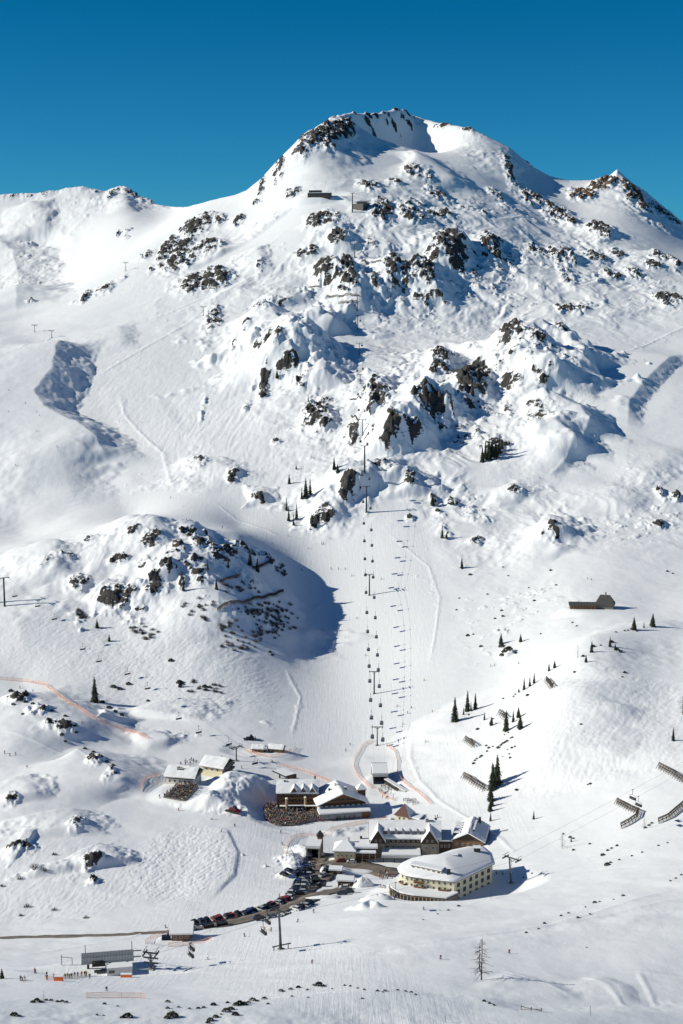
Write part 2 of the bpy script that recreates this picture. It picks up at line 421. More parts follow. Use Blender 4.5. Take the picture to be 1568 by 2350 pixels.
# banks cut along the pistes
for px, h, a_, b_ in [([(475, 712), (400, 762), (300, 818), (212, 868)], 4, 22, 5), ([(275, 895), (285, 950), (340, 1010), (375, 1040), (385, 1085), (400, 1130)], 3, 7, 7), ([(1600, 735), (1500, 782), (1400, 832), (1345, 895)], 4, 8, 10), ([(1366, 990), (1330, 1030), (1300, 1070), (1250, 1100)], 3, 12, 6),
    ([(944, 1690), (942, 1740), (965, 1800), (1010, 1845), (1080, 1880), (1150, 1925), (1197, 1970)], 2.2, 5, 7), ([(880, 1210), (930, 1255), (985, 1300), (1010, 1370), (1000, 1450), (985, 1530)], 2.2, 8, 6), ([(655, 1530), (690, 1600), (680, 1650), (668, 1690)], 2.5, 8, 5),
    ([(490, 1150), (540, 1190), (640, 1228), (720, 1235)], 2.5, 6, 8), ([(420, 690), (520, 625), (600, 575), (640, 545)], 4, 8, 26), ([(310, 745), (380, 722), (450, 690), (540, 660)], 3, 8, 14), ([(40, 840), (100, 790), (120, 770)], 3, 12, 5)]:
    k_ = 1.0 if px[0][1] > 1140 else 1.8; ridge(px, .34 * k_, 1.9 * k_, 1.7 * k_, 0.5, 0.1, True)

fade = sstep(0.0, 90.0, np.abs(YR[None] - YG))
DZ *= 0.1 + 0.9 * fade
# ------------------------------------------------------------------ rocks showing through the snow: (column, row, width, height, strength)
ROCK = [
 (20,452,50,12,1.1),(70,452,40,10,1.0),(110,446,40,12,1.1),(150,438,30,10,.9),(190,434,34,9,1.1),(215,440,30,10,.9),(262,440,30,18,1.2),(250,455,16,14,1.1),(300,446,34,16,1.2),(330,462,30,12,1.0),
 (270,540,8,10,1),(292,530,20,8,.8),(290,548,14,8,.8),(60,560,40,10,.6),(70,690,20,6,.8),
 (60,448,70,9,.8),(100,450,40,12,.9),(182,432,34,8,.8),(255,446,24,16,1),(287,440,22,14,1),(312,453,24,16,1),(345,466,24,8,.8),
 (735,308,84,44,1.25),(715,330,50,28,1.1),(765,298,60,36,1.15),(692,345,44,26,1.1),(790,300,40,40,1.3),(645,375,14,34,1.2),(800,285,32,50,1.1),(632,390,14,44,1),(600,430,15,42,1),(668,445,44,22,.9),(588,468,22,10,.9),(700,360,20,20,.6),
 (864,266,30,16,.9),(918,262,30,14,.95),(940,285,24,20,.9),(893,288,24,14,.8),(850,290,30,30,.9),(910,300,30,24,.8),(1018,284,54,14,.8),(1080,300,18,26,.7),(1166,383,26,66,1),(1214,373,20,12,.8),
 (452,520,78,44,1.25),(505,505,26,24,1),(545,508,30,24,1.1),(385,570,34,62,1.2),(420,568,44,52,1.2),(475,570,94,30,1),(410,605,84,40,1.1),(475,585,50,20,.9),(337,587,46,18,.9),(345,620,10,20,.7),
 (468,650,146,52,1.25),(500,640,60,40,1.2),(197,682,20,24,1),(240,665,44,22,.9),(280,640,24,14,.6),(597,608,16,32,1),(172,695,20,8,.7),
 (742,508,84,36,1.05),(775,545,54,36,1.15),(700,582,66,24,.9),(745,612,54,36,1.2),(488,738,44,60,.9),(565,740,22,26,.7),(640,690,60,24,.8),(600,695,40,24,.7),(620,765,30,30,.7),
 (948,393,60,36,.95),(905,420,40,16,.9),(850,428,60,28,.9),(980,400,40,30,.6),(878,488,54,54,1.15),(945,495,74,44,1),(1010,495,70,24,1),(1000,450,66,34,.85),(960,470,60,24,.7),
 (1140,450,40,28,.8),(1216,455,72,36,.95),(1240,470,40,20,.8),(1170,480,60,14,.6),(1280,495,76,52,.95),(1260,480,40,20,.9),(1310,515,40,30,.9),(1375,527,54,40,1.1),(1113,497,12,14,1),(1068,480,40,12,.7),
 (1335,450,64,28,1.2),(1397,418,44,30,1.3),(1368,432,44,20,1.25),(1385,424,50,20,1.1),(880,256,50,14,.95),(905,245,46,14,1.1),(930,256,36,16,1.05),(960,272,34,18,1.1),(840,262,36,18,1.3),(812,256,24,14,1.4),(1025,284,50,14,1.2),(1075,296,30,16,1.0),(770,275,40,18,.9),(700,312,40,24,1.0),(1455,452,66,60,1.1),(1525,492,84,30,.9),(1510,520,60,16,.7),
 (1035,565,80,62,1.3),(990,592,34,38,1.2),(1126,563,56,58,1.05),(910,620,58,82,1.25),(968,615,66,60,1),(988,632,30,36,1.1),(796,625,36,70,1.3),(810,650,20,40,1.1),(860,650,24,22,1.1),(998,685,36,26,1),(958,693,36,20,.8),(1024,705,24,12,.7),
 (760,640,40,30,1),(860,470,20,14,.6),
 (1234,580,46,30,.9),(1288,588,66,44,.95),(1300,640,34,54,.75),(1308,590,24,36,1),(1364,592,54,32,.95),(1415,582,34,20,1),(1404,631,44,20,1.1),(1456,634,38,20,1.1),(1499,612,48,20,1),(1510,585,40,24,.9),(1550,600,30,24,.9),(1534,693,74,26,1.1),(1480,660,60,14,.6),(1305,712,76,24,.9),(1290,760,40,16,.8),(1340,700,30,12,.6),(1240,665,20,10,.5),
 (1174,771,62,64,1.1),(1165,790,50,24,1.1),(1230,772,40,32,.95),(1164,825,34,22,1.1),(1158,868,38,34,1.2),(1010,832,48,70,1),(1000,855,30,20,1.1),(1080,885,74,48,1.35),(1095,860,70,40,1.2),(1055,868,60,30,1),(1240,880,60,30,.6),
 (975,905,70,60,1.2),(990,925,84,60,1.2),(1020,930,46,40,1.2),(946,985,48,44,1.45),(893,1000,50,70,1.4),(905,960,30,40,1.1),(809,988,34,32,1.2),(868,900,66,66,.85),(858,880,30,30,.9),(1060,917,34,16,.8),(850,935,20,12,.8),
 (1164,948,22,36,.7),(1240,965,90,36,.65),(1220,940,40,20,.7),(1136,1030,64,52,.85),(1070,910,20,20,.8),
 (880,1075,56,34,.75),(944,1107,36,46,1),(800,1115,56,60,1),(785,1140,40,30,.9),(1180,1125,44,24,.8),(994,1148,14,30,.9),(1042,1158,32,22,.85),(942,1190,22,14,.9),(1002,1180,20,16,.9),(1265,1210,44,36,.8),(1092,1248,32,18,1),(1100,1200,60,20,.5),(1020,1225,30,24,.7),
 (1514,1135,22,32,.9),(1551,1145,26,24,1),(1505,1205,64,18,.7),(1512,1208,14,14,1),
 (665,828,44,58,1.25),(648,850,30,30,1.2),(607,900,28,62,1),(590,800,26,34,.8),(636,770,34,34,.8),(536,795,12,22,.9),(730,945,74,84,.9),(708,955,28,40,1.25),(745,975,30,30,1),(634,1015,24,14,.8),(566,938,18,24,.7),(466,940,10,60,.5),(690,880,24,40,.7),(455,1062,54,26,.75),(540,1088,42,32,.85),(592,1140,40,28,.8),(735,1188,64,56,.95),(720,1200,24,30,1.1),(748,960,40,20,.8),
 (352,1240,70,50,.85),(430,1228,50,26,.85),(300,1225,50,24,.7),(100,1290,44,24,.7),(180,1345,56,40,1),(175,1352,50,24,1.2),(268,1370,90,52,1.25),(250,1360,50,30,1.2),(350,1352,62,54,1.2),(422,1335,20,44,1),(455,1305,48,40,1.05),(330,1300,60,30,.6),(500,1280,60,30,.7),(540,1250,60,20,.7),
 (400,1270,60,30,.9),(470,1250,70,30,1.0),(520,1270,60,40,.9),(560,1262,60,24,1.0),(610,1280,50,24,.9),(420,1310,50,40,1.0),(385,1300,40,30,.9),(470,1330,60,30,.7),(150,1275,60,16,.8),(210,1240,60,14,.8),(270,1290,50,24,.7),(570,1330,60,30,.5),(600,1400,70,50,.45),(540,1400,60,40,.4),(330,1400,60,20,.5),
 (45,1600,60,24,.9),(90,1630,60,20,.9),(150,1665,44,24,1),(120,1660,50,20,.8),(220,1745,44,24,.9),(250,1775,24,24,.9),(20,1830,40,30,.8),(45,1948,70,36,.9),(212,1968,44,34,1),(214,2022,26,18,1),(175,1890,36,36,.8),(1155,1500,40,20,.9),
]
BROWN = [(1395, 425, 70, 44), (1335, 450, 90, 30), (1455, 445, 70, 60), (1240, 460, 80, 30), (1300, 500, 60, 30)]
RM = np.zeros_like(ZG); BR = np.zeros_like(ZG)

def patch(u, v, w, h):
    c = cast(u, v, ZB + DZ)
    d = math.hypot(c.x, c.y)
    rx = 0.5 * w * d / F
    q0 = cast(u, v - h / 2, ZB + DZ); q1 = cast(u, v + h / 2, ZB + DZ)
    ry = min(max(abs(q0.y - q1.y) * 0.5, rx * 0.3), max(rx * 2.4, 0.5 * h * d / F * 2.6))
    return c, rx, ry

_ZT = ZB + DZ
_cast = cast
spots = []
for (u, v, w, h, s) in ROCK:
    c = _cast(u, v, _ZT); d = math.hypot(c.x, c.y); rx = 0.5 * w * d / F
    q0 = _cast(u, v - h / 2, _ZT); q1 = _cast(u, v + h / 2, _ZT)
    ry = min(max(abs(q0.y - q1.y) * 0.5, rx * 0.3), 0.5 * h * d / F * 4.0)
    spots.append((c, rx, ry, s, h * d / F))
for k, (c, rx, ry, s, hm) in enumerate(spots):
    sl = window(c.x - 2 * rx, c.x + 2 * rx, c.y - 2 * ry, c.y + 2 * ry)
    X, Y = XG[sl], YG[sl]
    wx = X + rx * 0.35 * fbm(X / (rx * 0.9 + 2), Y / (rx * 0.9 + 2), 3, 5 + k)
    wy = Y + ry * 0.35 * fbm(X / (rx * 0.9 + 2), Y / (rx * 0.9 + 2), 3, 505 + k)
    r = np.sqrt(((wx - c.x) / rx) ** 2 + ((wy - c.y) / ry) ** 2)
    m = s * sstep(1.45, 0.35, r)
    RM[sl] = np.maximum(RM[sl], m)
    DZ[sl] += 0.10 * min(rx, ry * 1.2, 30) * m
RM = np.clip(RM, 0, 1.5)
RM *= np.clip(0.90 + 1.15 * fbm(XG / 10, YG / 14, 4, 811, 0.6), 0.1, 1.35)
for (u, v, w, h) in BROWN:
    c = _cast(u, v, _ZT); d = math.hypot(c.x, c.y); rx = 0.5 * w * d / F
    ry = abs(_cast(u, v - h / 2, _ZT).y - _cast(u, v + h / 2, _ZT).y) * 0.5 + 5
    sl = window(c.x - 2 * rx, c.x + 2 * rx, c.y - 2 * ry, c.y + 2 * ry)
    r = np.sqrt(((XG[sl] - c.x) / rx) ** 2 + ((YG[sl] - c.y) / ry) ** 2)
    BR[sl] = np.maximum(BR[sl], sstep(1.5, 0.5, r))

# hummocky country and smooth pistes
ROUGH = [(1000, 560, 330, 160, 1.0), (560, 600, 200, 110, .7), (1000, 880, 330, 160, 1.0), (1290, 600, 240, 120, .8), (720, 860, 150, 150, .6), (1250, 960, 130, 100, .6), (1150, 1180, 260, 90, .7), (800, 1120, 120, 90, .9), (330, 1270, 280, 80, .9), (1430, 1150, 160, 120, .5), (1230, 1430, 160, 120, .4), (100, 1640, 160, 60, .5), (120, 1940, 150, 100, .4), (890, 300, 120, 70, .75), (1120, 330, 120, 60, .4), (1290, 830, 130, 90, 1.0), (60, 620, 110, 100, .5), (250, 450, 200, 40, .5), (1450, 450, 130, 60, .5), (420, 1450, 240, 120, .35)]
RO = np.zeros_like(ZG)
for (u, v, ru, rv, s) in ROUGH:
    c = _cast(u, v, _ZT); d = math.hypot(c.x, c.y)
    rx = ru * d / F; ry = abs(_cast(u, v - rv, _ZT).y - _cast(u, v + rv, _ZT).y) * 0.5 + 10
    sl = window(c.x - 1.6 * rx, c.x + 1.6 * rx, c.y - 1.6 * ry, c.y + 1.6 * ry)
    r = np.sqrt(((XG[sl] - c.x) / rx) ** 2 + ((YG[sl] - c.y) / ry) ** 2)
    RO[sl] = np.maximum(RO[sl], s * sstep(1.4, 0.4, r))
PISTE = [([(470, 1130), (620, 1215), (760, 1290), (810, 1400), (800, 1550), (780, 1690)], 36), ([(900, 1210), (930, 1330), (915, 1500), (900, 1650)], 34), ([(850, 1300), (860, 1600)], 40), ([(860, 2290), (500, 2170), (250, 2240)], 30),
         ([(60, 1050), (300, 1150), (560, 1230)], 40), ([(700, 1870), (600, 1960), (560, 2080), (430, 2110)], 26), ([(420, 690), (600, 590), (760, 480)], 30), ([(1480, 830), (1390, 930), (1300, 1080), (1180, 1090)], 46), ([(700, 480), (420, 650), (200, 720)], 26),
         ([(1000, 1700), (1020, 1800), (1150, 1900)], 22), ([(300, 900), (360, 1000), (420, 1110)], 30)]
PI = np.zeros_like(ZG)
for px, w in PISTE:
    pts = [_cast(u, v, _ZT) for u, v in px]
    sl = window(min(p.x for p in pts) - 2 * w, max(p.x for p in pts) + 2 * w, min(p.y for p in pts) - 2 * w, max(p.y for p in pts) + 2 * w)
    d, s, t = polydist(sl, pts)
    PI[sl] = np.maximum(PI[sl], sstep(1.25 * w, 0.7 * w, d))
RO *= (1 - 0.92 * PI)
spk = sstep(.30, .62, fbm(XG / 17, YG / 12, 4, 909, 0.6)) * sstep(-.15, .35, fbm(XG / 120, YG / 120, 2, 910)) * np.clip(RO, 0, 1) * (1 - PI)
RM = np.maximum(RM, 0.78 * spk)
far = sstep(700, 1500, YG)
wpx = XG + 14 * fbm(XG / 60, YG / 60, 2, 71); wpy = YG + 14 * fbm(XG / 60, YG / 60, 2, 72)
D2 = RO * (5.0 * far + 0.9) * (fbm(wpx / 90, wpy / 120, 5, 3, 0.52) * 0.8 + 0.60 * ridged(wpx / 52, wpy / 70, 5, 8) + 0.22 * ridged(wpx / 21 + 9, wpy / 28, 3, 18))
D2 += (1 - PI) * 1.1 * fbm(XG / 150, YG / 150, 2, 21) * (0.4 + far)
D2 += (1 - 0.85 * PI) * 0.22 * fbm(XG / 22, YG / 22, 3, 33)
near_ = sstep(1100, 500, YG)
D2 += near_ * 0.30 * fbm(XG / 34 - YG / 90, YG / 16 + XG / 60, 4, 133) * (0.4 + 0.6 * sstep(-.2, .5, fbm(XG / 70, YG / 70, 2, 134)))
# crags: blocky ledges where the rock stands out
ca, sa = math.cos(0.5), math.sin(0.5)
rx_, ry_ = XG * ca + YG * sa, -XG * sa + YG * ca
size = np.interp(YG, [400, 800, 1500, 2600], [4.0, 6, 9.5, 14])
n1 = np.zeros_like(ZG); 
msk = (RM > 0.02)
xs, yy_, sz = rx_[msk], ry_[msk], size[msk]
# fixed wavelengths, blended by distance so nothing swims
def crag(wl):
    return ridged(xs / wl, yy_ / (wl * 1.5), 4, 41) * 0.9 + 0.7 * np.abs(fbm(xs / (wl * 0.55), yy_ / (wl * 0.8), 3, 47))
lv = [4.5, 8.0, 14.0]
cr = [crag(w) for w in lv]
t = np.clip(np.log2(sz / 4.5), 0, 1.999)
crv = np.where(t < 1, cr[0] * (1 - t) + cr[1] * t, cr[1] * (2 - t) + cr[2] * (t - 1))
n1[msk] = crv
D2 += np.clip(RM, 0, 1.2) * size * 0.42 * n1
# off-piste tracks: the combed fan in the left foreground, and wind-worked snow
def fan(px, rx, ry):
    c = _cast(*px, _ZT)
    sl = window(c.x - rx * 1.4, c.x + rx * 1.4, c.y - ry * 1.4, c.y + ry * 1.4)
    r = np.sqrt(((XG[sl] - c.x) / rx) ** 2 + ((YG[sl] - c.y) / ry) ** 2)
    return sl, sstep(1.25, 0.8, r)
for px, rx, ry, amp, wlx, wly, sd in [((420, 1980), 23, 52, .36, 1.7, 4.2, 61), ((250, 1470), 80, 60, .22, 2.6, 6.0, 62), ((430, 1560), 60, 60, .22, 2.4, 6.0, 63), ((1400, 1640), 60, 80, .22, 3.0, 8.0, 64), ((1250, 1720), 30, 50, .16, 2.4, 7.0, 69), ((1060, 690), 70, 140, .5, 5.0, 16., 65), ((220, 830), 60, 100, .28, 4.0, 9.0, 66), ((1230, 830), 60, 70, .5, 4.0, 9.0, 67), ((120, 2020), 50, 50, .16, 2.0, 12., 68), ((430, 640), 90, 90, .3, 4., 9., 70), ((535, 1815), 26, 20, .9, 5., 6., 77), ((690, 1975), 12, 16, .8, 3., 4., 78), ((820, 1900), 24, 8, .5, 3., 3., 79), ((620, 950), 110, 180, .4, 5.0, 30., 75), ((420, 900), 100, 150, .25, 5.0, 24., 76)]:
    sl, m = fan(px, rx, ry)
    X, Y = XG[sl], YG[sl]
    wob = 1.2 * fbm(X / (wlx * 5), Y / (wly * 3), 2, sd + 5)
    D2[sl] += m * amp * (0.7 * ridged(X / wlx + wob, Y / wly, 2, sd) + 0.5 * perlin(X / wlx - Y / (wly * .8), Y / wly, sd + 9))
ZG = ZB + DZ + D2 * (0.45 + 0.55 * fade)
# level ground where things are built or parked
def level(u, v, rx, ry, dz=0.0):
    c = cast(u, v)
    sl = window(c.x - 1.8 * rx, c.x + 1.8 * rx, c.y - 1.8 * ry, c.y + 1.8 * ry)
    r = np.sqrt(((XG[sl] - c.x) / rx) ** 2 + ((YG[sl] - c.y) / ry) ** 2)
    m = sstep(1.6, 0.9, r)
    ZG[sl] = ZG[sl] * (1 - m) + (c.z + dz) * m
for t in [(425, 1815, 13, 13), (690, 1862, 20, 22), (790, 1868, 18, 16), (872, 1800, 7, 14), (930, 1975, 24, 20), (1050, 2035, 24, 18), (820, 1985, 16, 12), (745, 2010, 9, 12), (250, 2228, 20, 8), (417, 2158, 8, 6), (1365, 1395, 20, 10), (735, 450, 34, 16), (600, 1728, 16, 8), (922, 1884, 7, 6)]:
    level(*t)
# ------------------------------------------------------------------ flat places under buildings and road are cut here (see below), then the sheet is meshed
def build_terrain():
    me = bpy.data.meshes.new('terrain')
    nv = NR * NC
    co = np.empty((nv, 3), np.float32)
    co[:, 0] = XG.ravel(); co[:, 1] = YG.ravel(); co[:, 2] = ZG.ravel()
    me.vertices.add(nv)
    me.vertices.foreach_set('co', co.ravel())
    i = (np.arange(NR - 1)[:, None] * NC + np.arange(NC - 1)[None]).ravel().astype(np.int32)
    quads = np.stack([i, i + 1, i + NC + 1, i + NC], 1).ravel()
    nq = len(i)
    me.loops.add(nq * 4)
    me.loops.foreach_set('vertex_index', quads)
    me.polygons.add(nq)
    me.polygons.foreach_set('loop_start', np.arange(0, nq * 4, 4, dtype=np.int32))
    me.polygons.foreach_set('use_smooth', np.ones(nq, dtype=bool))
    me.update(calc_edges=True)
    gx = np.gradient(ZG, axis=1) / np.maximum(np.gradient(XG, axis=1), 1e-3)
    gy = np.gradient(ZG, axis=0) / np.gradient(YG, axis=0)
    steep = np.hypot(gx, gy)
    rockv = RM * (0.36 + 0.55 * sstep(0.45, 1.2, steep)) + 0.18 * RM * n1
    for nm, arr in (('rock', rockv), ('brown', BR), ('piste', PI)):
        at = me.attributes.new(nm, 'FLOAT', 'POINT')
        at.data.foreach_set('value', arr.ravel().astype(np.float32))
    o = bpy.data.objects.new('mountain_terrain', me)
    o['kind'] = 'structure'
    C.collection.objects.link(o)
    me.materials.append(terrain_mat())
    return o

def terrain_mat():
    m = bpy.data.materials.new('snow_and_rock')
    m.use_nodes = True
    N, L = m.node_tree.nodes, m.node_tree.links
    b = N['Principled BSDF']
    def attr(n):
        a = N.new('ShaderNodeAttribute'); a.attribute_name = n; return a.outputs['Fac']
    def noise(sc, det=4, rough=0.6, vec=None):
        n = N.new('ShaderNodeTexNoise'); n.inputs['Scale'].default_value = sc
        n.inputs['Detail'].default_value = det; n.inputs['Roughness'].default_value = rough
        L.new(vec or tc.outputs['Object'], n.inputs['Vector']); return n.outputs['Fac']
    def math_(op, a, b_=None, clamp=False):
        n = N.new('ShaderNodeMath'); n.operation = op; n.use_clamp = clamp
        for k, x in enumerate((a, b_)):
            if x is None: continue
            if isinstance(x, (int, float)): n.inputs[k].default_value = x
            else: L.new(x, n.inputs[k])
        return n.outputs[0]
    def mixc(f, a, b_):
        n = N.new('ShaderNodeMix'); n.data_type = 'RGBA'
        for k, x in ((0, f), (6, a), (7, b_)):
            if isinstance(x, tuple): n.inputs[k].default_value = (*x, 1)
            elif isinstance(x, (int, float)): n.inputs[k].default_value = x
            else: L.new(x, n.inputs[k])
        return n.outputs[2]
    tc = N.new('ShaderNodeTexCoord')
    nz = noise(0.19, 9, 0.74)
    nz2 = noise(0.9, 3, 0.6)
    rk = attr('rock')
    e = math_('ADD', rk, math_('MULTIPLY', math_('SUBTRACT', nz, 0.5), 1.25))
    e = math_('ADD', e, math_('MULTIPLY', math_('SUBTRACT', nz2, 0.5), 0.45))
    mp3 = N.new('ShaderNodeMapping'); mp3.inputs['Scale'].default_value = (0.10, 0.10, 0.55); mp3.inputs['Rotation'].default_value = (0.25, 0.3, 0)
    L.new(tc.outputs['Object'], mp3.inputs['Vector'])
    strata = noise(1.0, 4, 0.65, mp3.outputs[0])
    e = math_('ADD', e, math_('MULTIPLY', math_('SUBTRACT', strata, 0.52), 0.95))
    mr = N.new('ShaderNodeMapRange'); mr.interpolation_type = 'SMOOTHSTEP'
    mr.inputs['From Min'].default_value = 0.50; mr.inputs['From Max'].default_value = 0.60
    L.new(e, mr.inputs['Value'])
    rmask = math_('MULTIPLY', mr.outputs[0], math_('GREATER_THAN', rk, 0.06))
    rockc = mixc(noise(0.35, 5, 0.7), (0.022, 0.021, 0.022), (0.105, 0.096, 0.088))
    brownc = mixc(noise(0.3, 5, 0.7), (0.07, 0.042, 0.024), (0.21, 0.13, 0.08))
    rockc = mixc(attr('brown'), rockc, brownc)
    snow = mixc(noise(0.03, 3, 0.5), (0.83, 0.84, 0.86), (0.88, 0.885, 0.89))
    col = mixc(rmask, snow, rockc)
    L.new(col, b.inputs['Base Color'])
    rg = N.new('ShaderNodeMapRange'); rg.inputs['To Min'].default_value = 0.62; rg.inputs['To Max'].default_value = 0.9
    L.new(rmask, rg.inputs['Value']); L.new(rg.outputs[0], b.inputs['Roughness'])
    b.inputs['Specular IOR Level'].default_value = 0.25
    # wind ripples, tracks; harder facets on rock
    mp = N.new('ShaderNodeMapping'); mp.inputs['Scale'].default_value = (0.30, 0.16, 0.3)
    L.new(tc.outputs['Object'], mp.inputs['Vector'])
    w1 = noise(1.0, 4, 0.6, mp.outputs[0])
    h = math_('ADD', math_('MULTIPLY', w1, 0.16), math_('MULTIPLY', noise(0.55, 3, 0.6), 0.12))
    h = math_('ADD', h, math_('MULTIPLY', math_('MULTIPLY', nz, rmask), 4.5))
    h = math_('ADD', h, math_('MULTIPLY', math_('MULTIPLY', strata, rmask), 2.0))
    h = math_('ADD', h, math_('MULTIPLY', math_('MULTIPLY', nz2, rmask), 0.9))
    mp2 = N.new('ShaderNodeMapping'); mp2.inputs['Scale'].default_value = (0.9, 0.05, 0.05); mp2.inputs['Rotation'].default_value = (0, 0, 0.06)
    L.new(tc.outputs['Object'], mp2.inputs['Vector'])
    h = math_('ADD', h, math_('MULTIPLY', math_('MULTIPLY', noise(1.0, 3, 0.65, mp2.outputs[0]), attr('piste')), 0.27))
    bp = N.new('ShaderNodeBump'); bp.inputs['Strength'].default_value = 0.55; bp.inputs['Distance'].default_value = 1.0
    L.new(h, bp.inputs['Height']); L.new(bp.outputs[0], b.inputs['Normal'])
    return m
terrain = build_terrain()
# ------------------------------------------------------------------ materials
MATS = {}
def mat(name, col, rough=0.7, var=0.25, scale=1.5, metal=0.0, spec=0.4, col2=None):
    m = bpy.data.materials.new(name); m.use_nodes = True
    N, L = m.node_tree.nodes, m.node_tree.links
    b = N['Principled BSDF']
    b.inputs['Roughness'].default_value = rough
    b.inputs['Metallic'].default_value = metal
    b.inputs['Specular IOR Level'].default_value = spec
    tc = N.new('ShaderNodeTexCoord')
    n = N.new('ShaderNodeTexNoise'); n.inputs['Scale'].default_value = scale; n.inputs['Detail'].default_value = 5
    L.new(tc.outputs['Object'], n.inputs['Vector'])
    mx = N.new('ShaderNodeMix'); mx.data_type = 'RGBA'
    c2 = col2 or tuple(min(1, c * (1 + var)) for c in col)
    mx.inputs[6].default_value = (*[c * (1 - var) for c in col], 1)
    mx.inputs[7].default_value = (*c2, 1)
    L.new(n.outputs['Fac'], mx.inputs[0]); L.new(mx.outputs[2], b.inputs['Base Color'])
    MATS[name] = m
    return m
M = MATS
mat('roof_snow', (.85, .855, .865), .65, .02, .3)
mat('dark_wood', (.050, .032, .022), .8, .4, 2.0)
mat('brown_wood', (.155, .080, .042), .75, .35, 2.0)
mat('grey_wood', (.19, .17, .15), .85, .35, 2.0)
mat('pale_wood', (.42, .32, .20), .75, .25, 2.0)
mat('cream_plaster', (.66, .60, .42), .85, .06, .6)
mat('white_plaster', (.66, .64, .58), .85, .06, .6)
mat('yellow_plaster', (.62, .58, .42), .85, .06, .6)
mat('fieldstone', (.24, .215, .18), .9, .55, 1.6)
mat('window_glass', (.020, .024, .030), .12, .3, 1.0, 0, .6)
mat('shop_glass', (.16, .20, .25), .15, .25, .4, 0, .6)
mat('window_frame', (.50, .47, .42), .6, .1)
mat('dark_metal', (.045, .048, .052), .5, .3, 1.5, .3)
mat('grey_metal', (.19, .205, .215), .42, .25, 1.0, .5)
mat('roof_metal', (.30, .32, .335), .5, .2, .6, .2)
mat('pale_metal', (.48, .49, .49), .45, .12, 1.0, .3)
mat('rust_metal', (.17, .085, .055), .7, .3, 1.5, .2)
mat('orange_net', (.80, .40, .25), .8, .12, 2.0)
mat('orange_pad', (.78, .17, .04), .6, .1, 2.0)
mat('concrete', (.30, .29, .27), .9, .2, 1.0)
mat('wet_road', (.155, .125, .098), .75, .5, .35, 0, .4, (.30, .255, .21))
mat('slush', (.50, .47, .43), .8, .3, .5)
mat('needles', (.034, .044, .026), .9, .45, 1.2)
mat('shrub_green', (.034, .042, .026), .9, .45, 2.0)
mat('bark', (.055, .045, .036), .9, .4, 3.0)
mat('twig', (.085, .072, .060), .9, .4, 3.0)
mat('black_rubber_and_shade', (.018, .018, .018), .8, .2)
mat('skin', (.48, .30, .21), .6, .08, 4)
mat('roof_shingle', (.075, .070, .068), .85, .35, 1.2)
mat('copper_red', (.115, .050, .038), .7, .3, 1.2)
mat('canvas_yellow', (.62, .44, .10), .7, .1)
for n_, c_ in (('red', (.24, .024, .026)), ('black', (.014, .014, .016)), ('blue', (.030, .070, .20)), ('white', (.66, .66, .66)), ('grey', (.17, .175, .18)), ('silver', (.40, .41, .42)), ('green', (.04, .13, .06)), ('orange', (.62, .20, .04)), ('purple', (.13, .05, .17)), ('brown', (.12, .07, .04)), ('teal', (.03, .20, .22)), ('pink', (.5, .12, .22)), ('navy', (.016, .024, .06)), ('yellow', (.58, .45, .07))):
    mat('paint_' + n_, c_, .3, .05, .8, 0, .5)
    mat('cloth_' + n_, c_, .85, .12, 6.0, 0, .2)

